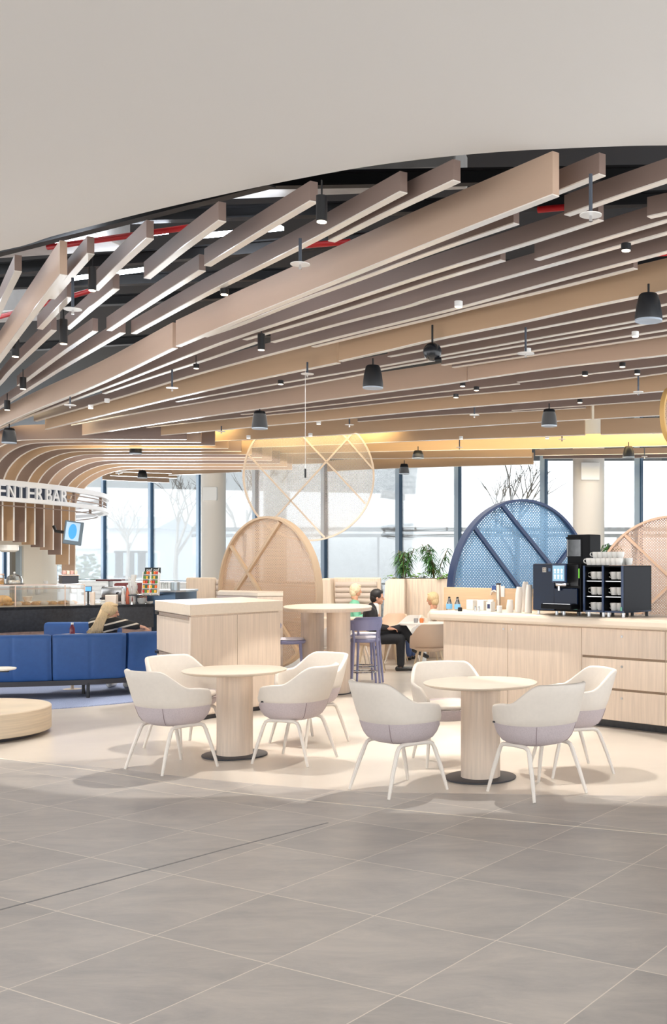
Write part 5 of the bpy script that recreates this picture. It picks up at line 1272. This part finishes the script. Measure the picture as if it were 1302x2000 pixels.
q = barpt(222, 1.3, 0); o = MB().box((0, 0, .51), (1.3, .5, 1.018)).build('rear_counter', mat('pale_counter_body', (214, 206, 200), .5), loc=(q.x, q.y, 0), rot=(0, 0, .15)); tag(o, 'pale rear counter carrying the espresso machine', 'counter')
for x, L in ((192, 'left white tray stack on the bar'), (205, 'right white tray stack on the bar')):
    q = barpt(x, .4); o = MB().box((0, 0, .02), (.1, .14, .04), bev=.004); o.box((0, 0, .06), (.09, .12, .02), bev=.004); o = o.build('tray_stack', whitep, loc=q); tag(o, L, 'trays')
q = barpt(218, .25); o = MB().box((0, 0, .075), (.17, .1, .15), bev=.01).build('paper_box', mat('kraft_white', (232, 218, 204), .6), loc=q); tag(o, 'pale paper box on the bar right behind the woman', 'box')
def sauce(x, d, c, hgt, L, capc=(250, 250, 250)):
    q = barpt(x, d); r = thing('sauce_bottle', L, 'bottle', q)
    MB().lathe([(0, 0), (.026, 0), (.028, .01), (.028, hgt*.55), (.014, hgt*.72), (.011, hgt*.86), (0, hgt*.86)], n=18).build('body', mat('sauce_%d%d%d' % c, c, .3), r, smooth=True)
    MB().lathe([(0, hgt*.86), (.012, hgt*.86), (.012, hgt), (0, hgt)], n=12).build('cap', mat('cap_%d%d%d' % capc, capc, .4), r, smooth=True)
sauce(240, .3, (240, 236, 232), .24, 'white sauce bottle on the bar, left of the red labelled one'); sauce(249, .35, (226, 120, 90), .30, 'white capped bottle with red label on the bar'); sauce(252, .6, (236, 236, 232), .42, 'tall pale bottle behind the red labelled one')
q = barpt(264, .4); r = thing('cup_tower', 'tall leaning stack of white cups on the bar', 'cups', q)
for k in range(16):
    MB().lathe([(0, 0), (.04, 0), (.045, .03), (.042, .03), (0, .01)], n=16).build('cup', whitep, r, smooth=True, loc=(.012*math.sin(k*.9)-.002*k, 0, .03*k*.95))
q = barpt(277, .3); r = thing('utensil_pot', 'white pot with spoons sticking out on the bar end', 'pot', q)
MB().lathe([(0, 0), (.05, 0), (.07, .04), (.07, .09), (.065, .09), (0, .03)], n=24).build('pot', whitep, r, smooth=True)
for k in range(8):
    a = k*.8; MB().tube([(0.02*math.cos(a), .02*math.sin(a), .03), (.09*math.cos(a), .06*math.sin(a), .17+.02*(k % 3))], .005, 5).build('spoon', mat('wood_spoon', (226, 206, 176), .6), r)
q = barpt(292, .35); o = MB().lathe([(0, 0), (.05, 0), (.065, .02), (.06, .04), (0, .03)], n=20).build('saucer_stack', whitep, loc=q, smooth=True); tag(o, 'low stack of saucers at the right end of the bar', 'saucers')
# snack racks
snc = [(200, 60, 50), (90, 140, 60), (240, 180, 60), (60, 100, 60), (236, 120, 50)]
def rack(x, L):
    q = P(x, 1163, 17.0); r = thing('snack_rack', L, 'rack', q, .1)
    zt2 = Z_(1118, 17.0)-q.z
    MB().box((0, .04, zt2/2), (.12, .02, zt2), Matrix.Rotation(-.18, 3, 'X')).build('back_panel', whitep, r)
    for sx in (-.062, .062): MB().box((sx, -.0, zt2/2), (.008, .12, zt2), Matrix.Rotation(-.18, 3, 'X')).build('side_panel', whitep, r)
    for k in range(5): MB().box((0, -.055+.02*k, .04+k*zt2/5), (.118, .09, .006)).build('shelf', white, r)
    MB().box((0, .11, zt2+.03), (.13, .012, .09)).build('header_sign', mat('dark_header', (34, 40, 38), .5), r)
    cu = bpy.data.curves.new('t', 'FONT'); cu.body = 'paf'; cu.size = .07; cu.align_x = 'CENTER'; cu.extrude = .001
    to = bpy.data.objects.new('t', cu); COL.objects.link(to); me = bpy.data.meshes.new_from_object(to.evaluated_get(bpy.context.evaluated_depsgraph_get())); bpy.data.objects.remove(to)
    me.materials.clear(); me.materials.append(white); o = bpy.data.objects.new('lettering', me); COL.objects.link(o); o.parent = r; o.location = (0, .10, zt2+.015); o.rotation_euler = (PI/2, 0, 0)
    for k in range(5):
        for j in range(3):
            o = MB().box((0, 0, .02), (.033, .03, .045), bev=.006).build('snack_bag', mat('snack%d' % ((k*2+j) % 5), snc[(k*2+j) % 5], .5), loc=q+Vector((-.036+j*.036, -.075+.02*k, .045+k*zt2/5))); tag(o, 'small snack bag in the %s, %s shelf from below' % (('left' if x < 290 else 'right')+' snack rack', ordn[k]), 'snack', 'snack bags in the %s rack, shelf %s' % ('left' if x < 290 else 'right', ordn[k]))
rack(288, 'left snack rack with dark header on the bar end'); rack(302, 'right snack rack with dark header on the bar end')
q = P(334, 1153, 17.3); o = MB().cyl((0, 0, 0), (0, 0, .13), .075, n=28).build('steel_bucket', mat('bucket_steel', (176, 188, 194), .3, .7), loc=(q.x, q.y+.2, q.z), smooth=True); tag(o, 'steel bucket on the blue end block of the bar', 'bucket')
for x in (318, 325, 342):
    o = MB().lathe([(0, 0), (.02, 0), (.022, .1), (.01, .14), (0, .15)], n=12).build('glass_bottle', cglass, loc=(X_(x, 17.7), 17.7, bt.z if False else Z_(1153, 17.3)), smooth=True); tag(o, 'clear bottle on the bar end block, %s from left' % ordn[(318, 325, 342).index(x)], 'bottle', 'clear bottles on the end block')
# maroon chairs behind the bar, poster easel
mar = mat('maroon_fabric', (122, 62, 64), .7)
for x, L in ((238, 'left maroon seat back behind the bar'), (272, 'right maroon seat back behind the bar')):
    r = thing('maroon_chair', L, 'chair', (X_(x, 21), 21, 0)); MB().box((0, 0, .95), (.30, .08, .66), bev=.04).build('backrest', mar, r, smooth=True); MB().box((0, .25, .62), (.30, .45, .1), bev=.03).build('seat', mar, r, smooth=True)
    for sx in (-.12, .12):
        for sy in (.05, .4): MB().box((sx, sy, .29), (.03, .03, .58)).build('leg', black, r)
# hanging monitor
Ym = 20.6; q = P(143, 1041, Ym); r = thing('hanging_monitor', 'tilted screen hanging from the curved ribs, showing a blue ellipse', 'monitor', q, .45)
r.rotation_euler = (-.12, .14, .55)
hm = 46/F*Ym; wm = 34/F*Ym
MB().box((0, 0, 0), (wm, .06, hm), bev=.008).build('housing', mat('grey_blue_bezel', (104, 122, 138), .4), r)
MB().box((-.02, -.033, .02), (wm*.74, .004, hm*.78)).build('display', mat('display_pale', (170, 198, 222), .3, emit=((160, 195, 225), .45)), r)
g = MB(); g.lathe([(0, 0), (1, 0)], n=36); 
for v in g.bm.verts: v.co = Vector((v.co.x*wm*.22-.02, -.0365, v.co.y*hm*.33+.02))
g.build('blue_ellipse', mat('display_blue2', (60, 150, 226), .3, emit=((60, 150, 226), .6)), r)
MB().tube([(-.1, .05, 0), (-.28, .2, .02), (-.32, .25, .12)], .03, 8).build('bracket', black, r)
# bottle on sofa
q = P(141, 1235, 14.3); r = thing('drink_bottle', 'small dark red bottle with white cap standing behind the sofa back', 'bottle', (q.x, q.y, Z_(1236, 14.3)-.02))
MB().lathe([(0, 0), (.032, 0), (.034, .02), (.032, .08), (.016, .12), (.014, .13), (0, .13)], n=20).build('body', mat('dark_cola', (110, 44, 60), .15), r, smooth=True)
MB().lathe([(0, .13), (.017, .13), (.017, .155), (0, .155)], n=14).build('cap', whitep, r, smooth=True)
q2 = r.location; o = MB().lathe([(0, .0), (.14, 0), (.14, .01), (.02, .02), (.02, q2.z-.022), (.18, q2.z-.02), (.18, q2.z), (0, q2.z)], n=28).build('lounge_table', ash_h, loc=(q2.x, q2.y, 0), smooth=True); tag(o, 'little round table behind the sofa carrying the bottle', 'table')
# ---------------------------------------------------------------- people
UNIT = {}
def skin(joints, edges, name, m, parent, levels=2, extra=None, remesh=None, root=None):
    """one continuous surface swept along the joints, tapering from joint to joint"""
    V, Fc = [], []
    def ell(c, r, sg):
        if sg not in UNIT:
            t = bmesh.new(); bmesh.ops.create_uvsphere(t, u_segments=sg, v_segments=sg//2+2, radius=1)
            UNIT[sg] = ([tuple(v.co) for v in t.verts], [[v.index for v in f.verts] for f in t.faces]); t.free()
        vs, fs = UNIT[sg]; o_ = len(V)
        V.extend((c.x+x*r.x, c.y+y*r.y, c.z+z*r.z) for x, y, z in vs); Fc.extend([i+o_ for i in f] for f in fs)
    def rad(k):
        r = joints[k][1]; return Vector((r[0], r[1], (r[0]+r[1])/2)) if isinstance(r, tuple) else Vector((r, r, r))
    for a, b in edges:
        pa, pb, ra, rb = Vector(joints[a][0]), Vector(joints[b][0]), rad(a), rad(b); L = (pb-pa).length
        n = max(2, int(L/(min(min(ra), min(rb))*.4)))
        for k in range(n+1):
            t = k/n; r = ra.lerp(rb, t); ell(pa.lerp(pb, t), r, 14 if max(r) > .02 else 8)
    t_ = bpy.data.meshes.new('t'); t_.from_pydata(V, [], Fc); bm = bmesh.new(); bm.from_mesh(t_); bpy.data.meshes.remove(t_)
    if extra: extra(bm)
    me = bpy.data.meshes.new(name); bm.to_mesh(me); bm.free()
    o = bpy.data.objects.new(name, me); COL.objects.link(o)
    r = o.modifiers.new('r', 'REMESH'); r.mode = 'VOXEL'; r.voxel_size = .0055 if extra else (remesh or .008)*.75
    sm = o.modifiers.new('s', 'SMOOTH'); sm.factor = .5; sm.iterations = 3
    dg = bpy.context.evaluated_depsgraph_get(); dg.update()
    m3 = bpy.data.meshes.new_from_object(o.evaluated_get(dg)); o.modifiers.clear(); o.data = m3
    m3.polygons.foreach_set('use_smooth', [True]*len(m3.polygons)); m3.materials.clear(); m3.materials.append(m); o.parent = parent
    return o
def head_fn(c, yaw, pitch=0, s=1.0):
    """adds a head (looking along local +X) with brow, nose, lips, chin and ears"""
    def f(bm):
        R = Matrix.Translation(c) @ Matrix.Rotation(yaw, 4, 'Z') @ Matrix.Rotation(pitch, 4, 'Y')
        def E(p, r, sc):
            bmesh.ops.create_uvsphere(bm, u_segments=20, v_segments=14, radius=r*s, matrix=R @ Matrix.Translation(Vector(p)*s) @ Matrix.Diagonal((sc[0], sc[1], sc[2], 1)))
        E((-.008, 0, .028), .088, (1.06, .86, 1.0)); E((.022, 0, -.035), .062, (1.0, .88, 1.15)); E((.060, 0, -.088), .022, (1, 1.1, .8)); E((.096, 0, -.018), .013, (1.1, .85, 1.5)); E((.102, 0, -.028), .010, (1, 1.1, .8))
        E((.078, 0, .015), .022, (.7, 2.0, .5)); E((.084, 0, -.058), .011, (.8, 1.8, .5)); E((.084, 0, -.068), .010, (.8, 1.6, .5))
        for sy in (-1, 1): E((.0, sy*.078, -.015), .022, (.7, .35, 1.15)); E((.078, sy*.030, .0), .010, (.5, 1, .7))
        E((-.03, 0, -.12), .048, (1, 1, 1.4))
    return f
def hand_parts(j, e, pre, w, d, up, r=1.0, curl=.4):
    """five fingers rooted in the palm; w wrist point, d hand direction, up palm normal"""
    w = Vector(w); d = Vector(d).normalized(); up = Vector(up).normalized(); sd = d.cross(up).normalized()
    j[pre+'palm'] = (w+d*.05, (.030, .016)); e.append((pre+'w', pre+'palm'))
    for i, (o_, L) in enumerate(((-.028, .068), (-.010, .078), (.010, .074), (.027, .060))):
        a = w+d*.088+sd*o_; b = a+(d-up*curl*.5).normalized()*L*.5; c = b+(d*.5-up*curl*1.6).normalized()*L*.5
        j[pre+'f%da' % i] = (a, .0095); j[pre+'f%db' % i] = (b, .0085); j[pre+'f%dc' % i] = (c, .0065)
        e += [(pre+'palm', pre+'f%da' % i), (pre+'f%da' % i, pre+'f%db' % i), (pre+'f%db' % i, pre+'f%dc' % i)]
    a = w+d*.035-sd*.035; b = a+(d*.7-sd*.5-up*.2).normalized()*.04
    j[pre+'ta'] = (a, .012); j[pre+'tb'] = (b, .009); e += [(pre+'palm', pre+'ta'), (pre+'ta', pre+'tb')]
blackc = mat('black_suit_cloth', (34, 32, 34), .85, var=.15, scale=30); trous = mat('black_trousers', (30, 31, 36), .8, var=.1, scale=30); hairb = mat('dark_hair', (28, 24, 24), .5, var=.3, scale=60, stretch=(1, 1, 6)); shoe = mat('black_leather_shoe', (26, 24, 24), .25)
def man():
    Y0 = 16.7; r = thing('person', 'man in black suit sitting sideways with crossed legs and folded hands', 'person', (X_(727, Y0), Y0, 0), .10)
    hip = Vector((0, 0, .53)); ch = Vector((-.03, 0, .84)); nk = Vector((.02, 0, 1.01)); hd = Vector((.075, 0, 1.135))
    J = {'pelvis': (hip, (.11, .13)), 'waist': ((-.02, 0, .68), (.095, .12)), 'chest': (ch, (.105, .15)), 'neck0': (nk-Vector((0, 0, .03)), .055), 'neck': (nk+Vector((.03, 0, .05)), .048)}
    E_ = [('pelvis', 'waist'), ('waist', 'chest'), ('chest', 'neck0'), ('neck0', 'neck')]
    legs = {'R': ((.02, -.09, .50), (.48, -.06, .60), (.50, -.06, .30), (.565, -.05, .26)), 'L': ((.02, .09, .50), (.44, .10, .49), (.40, .08, .12), (.42, .08, .05))}
    # near leg (towards the viewer) planted, far leg crossed over
    K = {'R': [(.02, -.09, .51), (.43, -.07, .50), (.43, -.05, .09)], 'L': [(.02, .09, .53), (.46, .0, .66), (.66, -.08, .36)]}
    A = {'R': [(-.02, -.17, .93), (.02, -.225, .68), (.25, -.10, .66)], 'L': [(-.02, .17, .93), (.03, .22, .68), (.25, .04, .67)]}
    def body(jr, je, add):
        for s in 'RL':
            k = K[s]; jr[s+'h'] = (k[0], .085+add); jr[s+'k'] = (k[1], .062+add); jr[s+'a'] = (k[2], .038+add)
            je += [('pelvis', s+'h'), (s+'h', s+'k'), (s+'k', s+'a')]
    jr = dict(J); je = list(E_); body(jr, je, 0)
    for s in 'RL':
        a = A[s]; jr[s+'s'] = (a[0], .055); jr[s+'e'] = (a[1], .042); jr[s+'w'] = (a[2], .026); je += [('chest', s+'s'), (s+'s', s+'e'), (s+'e', s+'w')]
    hand_parts(jr, je, 'R', A['R'][2], (1, .25, -.05), (.1, 0, 1), curl=.7); hand_parts(jr, je, 'L', A['L'][2], (1, -.35, 0), (.1, 0, 1), curl=.7)
    skin(jr, je, 'body', skinm, r, 2, head_fn(hd, 0, .05), .009)
    # jacket
    jj = {'pelvis': ((0, 0, .56), (.125, .155)), 'waist': ((-.02, 0, .70), (.115, .145)), 'chest': ((-.03, 0, .86), (.12, .165)), 'col': ((.0, 0, .985), (.075, .08))}
    jE = [('pelvis', 'waist'), ('waist', 'chest'), ('chest', 'col')]
    for s in 'RL':
        a = A[s]; jj[s+'s'] = (a[0], .072); jj[s+'e'] = (a[1], .058); jj[s+'w'] = (Vector(a[2])-Vector((.03, 0, 0)), .042); jE += [('chest', s+'s'), (s+'s', s+'e'), (s+'e', s+'w')]
    skin(jj, jE, 'jacket', blackc, r, 2, None, .012)
    skin({'a': ((.03, 0, .90), (.07, .05)), 'b': ((.055, 0, .985), (.045, .05)), 'c': ((.045, 0, 1.02), (.056, .058))}, [('a', 'b'), ('b', 'c')], 'shirt_collar', whitep, r, 2)
    tj = {'p': ((0, 0, .54), (.118, .145))}; tE = []
    for s in 'RL':
        k = K[s]; tj[s+'h'] = (k[0], .095); tj[s+'k'] = (k[1], .074); tj[s+'a'] = (Vector(k[2])+Vector((0, 0, .03)), .058); tE += [('p', s+'h'), (s+'h', s+'k'), (s+'k', s+'a')]
    skin(tj, tE, 'trousers', trous, r, 2, None, .012)
    for nm, (ax, ay, az), dr in (('shoe', (.43, -.05, .045), (1, -.1, 0)), ('shoe', (.68, -.08, .31), (.85, 0, -.45))):
        d = Vector(dr).normalized(); p = Vector((ax, ay, az)); skin({'h': (p-d*.05+Vector((0, 0, .0)), (.038, .042)), 'm': (p+d*.06, (.036, .034)), 't': (p+d*.17, (.036, .024))}, [('h', 'm'), ('m', 't')], nm, shoe, r, 2)
    g = MB(); 
    for (p, rr, sc) in (((-.012, 0, .045), .098, (1.02, .9, .92)), ((-.05, 0, .0), .078, (.85, .98, 1.1)), ((.045, 0, .085), .045, (1, 1.3, .6))): g.sph(p, rr, 24, sc)
    for v in list(g.bm.verts):
        if v.co.x > .062 and v.co.z < .06: v.co.x = .05
        n_ = math.sin(v.co.x*190)*math.sin(v.co.y*170)*math.sin(v.co.z*180); v.co *= 1+.03*n_
    g.build('hair', hairb, r, smooth=True, loc=hd, angle=2)
man()
blond = mat('blond_hair', (226, 196, 150), .55, var=.22, scale=30, stretch=(8, 8, .6)); knit = None
def stripe_mat():
    m = bpy.data.materials.new('striped_knit'); m.use_nodes = True; nt = m.node_tree; b = nt.nodes['Principled BSDF']; tc = nt.nodes.new('ShaderNodeTexCoord')
    sp = nt.nodes.new('ShaderNodeSeparateXYZ'); nt.links.new(tc.outputs['Object'], sp.inputs[0])
    def M(op, a, b2):
        n = nt.nodes.new('ShaderNodeMath'); n.operation = op
        for i, v in enumerate((a, b2)):
            if isinstance(v, (int, float)): n.inputs[i].default_value = v
            else: nt.links.new(v, n.inputs[i])
        return n.outputs[0]
    z = M('ADD', sp.outputs[2], M('MULTIPLY', sp.outputs[0], -.25)); ff = M('FRACT', M('DIVIDE', z, .085), 0); s = M('LESS_THAN', ff, .26)
    mx = nt.nodes.new('ShaderNodeMix'); mx.data_type = 'RGBA'; nt.links.new(s, mx.inputs[0]); mx.inputs[6].default_value = lin((44, 42, 40)); mx.inputs[7].default_value = lin((226, 212, 192))
    nt.links.new(mx.outputs[2], b.inputs['Base Color']); b.inputs['Roughness'].default_value = .9; return m
def woman():
    Y0 = 14.05; r = thing('person', 'blonde woman in black striped sweater sitting on the blue sofa, seen from behind', 'person', (X_(206, Y0), Y0, 0), 0)
    hd = Vector((.065, -.0, 1.03))
    J = {'pelvis': ((0, .05, .50), (.12, .11)), 'waist': ((0, .03, .64), (.11, .09)), 'chest': ((0, 0, .83), (.13, .10)), 'nk': ((.03, 0, .93), .05), 'nk2': ((.045, 0, .96), .045)}
    E_ = [('pelvis', 'waist'), ('waist', 'chest'), ('chest', 'nk'), ('nk', 'nk2')]
    A = {'R': [(.15, -.02, .90), (.36, -.10, .87), (.50, -.14, .85)], 'L': [(-.15, .0, .89), (-.20, .12, .62), (-.05, .3, .56)]}
    for s in 'RL':
        a = A[s]; J[s+'s'] = (a[0], .05); J[s+'e'] = (a[1], .036); J[s+'w'] = (a[2], .024); E_ += [('chest', s+'s'), (s+'s', s+'e'), (s+'e', s+'w')]
    for s, sx in (('r', .09), ('l', -.09)):
        J[s+'h'] = ((sx, .1, .50), .08); J[s+'k'] = ((sx*1.3, .48, .50), .055); J[s+'a'] = ((sx*1.2, .42, .08), .036); E_ += [('pelvis', s+'h'), (s+'h', s+'k'), (s+'k', s+'a')]
    hand_parts(J, E_, 'R', A['R'][2], (.9, -.25, -.2), (0, .2, 1), curl=.8); hand_parts(J, E_, 'L', A['L'][2], (.8, .4, 0), (0, 0, 1), curl=.6)
    skin(J, E_, 'body', skinm, r, 2, head_fn(hd, .15, .12), .009)
    K = {'p': ((0, .03, .58), (.14, .12)), 'w': ((0, .02, .68), (.135, .11)), 'c': ((0, 0, .85), (.155, .115)), 'n': ((.02, 0, .945), (.07, .065))}; kE = [('p', 'w'), ('w', 'c'), ('c', 'n')]
    for s in 'RL':
        a = A[s]; K[s+'s'] = (a[0], .068); K[s+'e'] = (a[1], .056); K[s+'w'] = (Vector(a[2])-Vector((.03, 0, 0)), .04); kE += [('c', s+'s'), (s+'s', s+'e'), (s+'e', s+'w')]
    skin(K, kE, 'sweater', stripe_mat(), r, 2, None, .012)
    T = {'p': ((0, .06, .50), (.13, .12))}; tE = []
    for s, sx in (('r', .09), ('l', -.09)):
        T[s+'h'] = ((sx, .1, .50), .092); T[s+'k'] = ((sx*1.3, .48, .50), .068); T[s+'a'] = ((sx*1.2, .42, .12), .05); tE += [('p', s+'h'), (s+'h', s+'k'), (s+'k', s+'a')]
    skin(T, tE, 'trousers', trous, r, 2, None, .012)
    for sx in (.11, -.11): skin({'h': ((sx, .40, .055), .04), 't': ((sx, .58, .05), .036)}, [('h', 't')], 'shoe', whitep, r, 2)
    g = MB(); g.sph((-.018, -.0, .03), .104, 28, (1.02, .95, 1.0)); g.sph((-.06, -.02, -.05), .085, 24, (.85, 1, 1.15)); g.sph((.04, 0, .088), .05, 16, (1.1, 1.2, .5))
    g.build('hair', blond, r, smooth=True, loc=hd, angle=2)
    # long hair falling over the back
    g = MB(); rnd = random.Random(4)
    for k in range(60):
        u = k/59; x0 = -.105+.11*u; y0 = -.075-.02*math.sin(u*PI); e0 = -.25+.19*u
        g.tube([hd+Vector((x0*.8-.01, y0*.7, .05)), hd+Vector((x0-.02, y0-.02, -.06)), hd+Vector((e0*.6-.02+rnd.uniform(-.01, .01), -.11, -.17)), hd+Vector((e0*.95-.02+rnd.uniform(-.015, .015), -.115+rnd.uniform(-.01, .01), -.27+rnd.uniform(-.03, .02)))], [.012, .013, .012, .005], 5)
    g.build('long_hair', blond, r, smooth=True, angle=2)
woman()
def seated(x, Y, zh, yaw, top, hair, label, long_=False):
    r = thing('person', label, 'person', (X_(x, Y), Y, 0), yaw); hd = Vector((.03, 0, zh)); sh = zh-.23
    J = {'p': ((0, 0, .50), (.11, .12)), 'w': ((0, 0, .66), (.1, .11)), 'c': ((0, 0, sh-.09), (.105, .13)), 'n': ((.01, 0, sh+.02), .05), 'n2': ((.02, 0, sh+.1), .045)}
    E_ = [('p', 'w'), ('w', 'c'), ('c', 'n'), ('n', 'n2')]; C = {'p': ((0, 0, .54), (.12, .13)), 'w': ((0, 0, .68), (.115, .125)), 'c': ((0, 0, sh-.08), (.12, .145)), 'n': ((.005, 0, sh+.01), (.07, .07))}; cE = [('p', 'w'), ('w', 'c'), ('c', 'n')]
    T = {'p': ((0, 0, .50), (.12, .13))}; tE = []
    for s, sy in (('R', -1), ('L', 1)):
        a = [(0, sy*.16, sh-.04), (.06, sy*.2, sh-.28), (.30, sy*.08, .76 if zh > 1.1 else .74)]
        J[s+'s'] = (a[0], .048); J[s+'e'] = (a[1], .036); J[s+'w'] = (a[2], .024); E_ += [('c', s+'s'), (s+'s', s+'e'), (s+'e', s+'w')]
        C[s+'s'] = (a[0], .064); C[s+'e'] = (a[1], .05); C[s+'w'] = (Vector(a[2])-Vector((.04, 0, 0)), .036); cE += [('c', s+'s'), (s+'s', s+'e'), (s+'e', s+'w')]
        hand_parts(J, E_, s, a[2], (1, -sy*.3, 0), (0, 0, 1), curl=.5)
        J[s+'h'] = ((.02, sy*.09, .50), .08); J[s+'k'] = ((.43, sy*.09, .50), .055); J[s+'a'] = ((.42, sy*.09, .07), .035); E_ += [('p', s+'h'), (s+'h', s+'k'), (s+'k', s+'a')]
        T[s+'h'] = ((.02, sy*.09, .50), .09); T[s+'k'] = ((.43, sy*.09, .50), .066); T[s+'a'] = ((.42, sy*.09, .1), .05); tE += [('p', s+'h'), (s+'h', s+'k'), (s+'k', s+'a')]
    skin(J, E_, 'body', skinm, r, 2, head_fn(hd, 0, .15, .95), .0085); skin(C, cE, 'top', top, r, 2, None, .014); skin(T, tE, 'trousers', mat('blue_jeans', (60, 78, 120), .8), r, 2, None, .014)
    for sy in (-1, 1): skin({'h': ((.40, sy*.09, .04), .035), 't': ((.54, sy*.09, .035), .03)}, [('h', 't')], 'shoe', shoe, r, 2)
    g = MB(); g.sph((-.018, 0, .03), .1, 24, (1.0, .93, .98)); g.sph((-.05, 0, -.03), .08, 20, (.85, 1, 1.1)); g.sph((.04, 0, .08), .045, 14, (1, 1.3, .6)); g.build('hair', hair, r, smooth=True, loc=hd, angle=2)
seated(692, 19.55, Z_(1153, 19.55), .1, mat('mint_green_top', (120, 196, 166), .8), mat('white_blond_hair', (232, 214, 184), .6, var=.15, scale=40), 'blond person in mint green top in the padded booth')
seated(847, 18.6, Z_(1170, 18.6), 2.9, mat('cream_top', (232, 220, 204), .8), blond, 'blond person behind the left end of the coffee counter')
shell_chair('beige chair under the blond person behind the counter end', tanm, oakl, X_(847, 18.6)+.02, 18.62, 2.9-PI/2, GC)
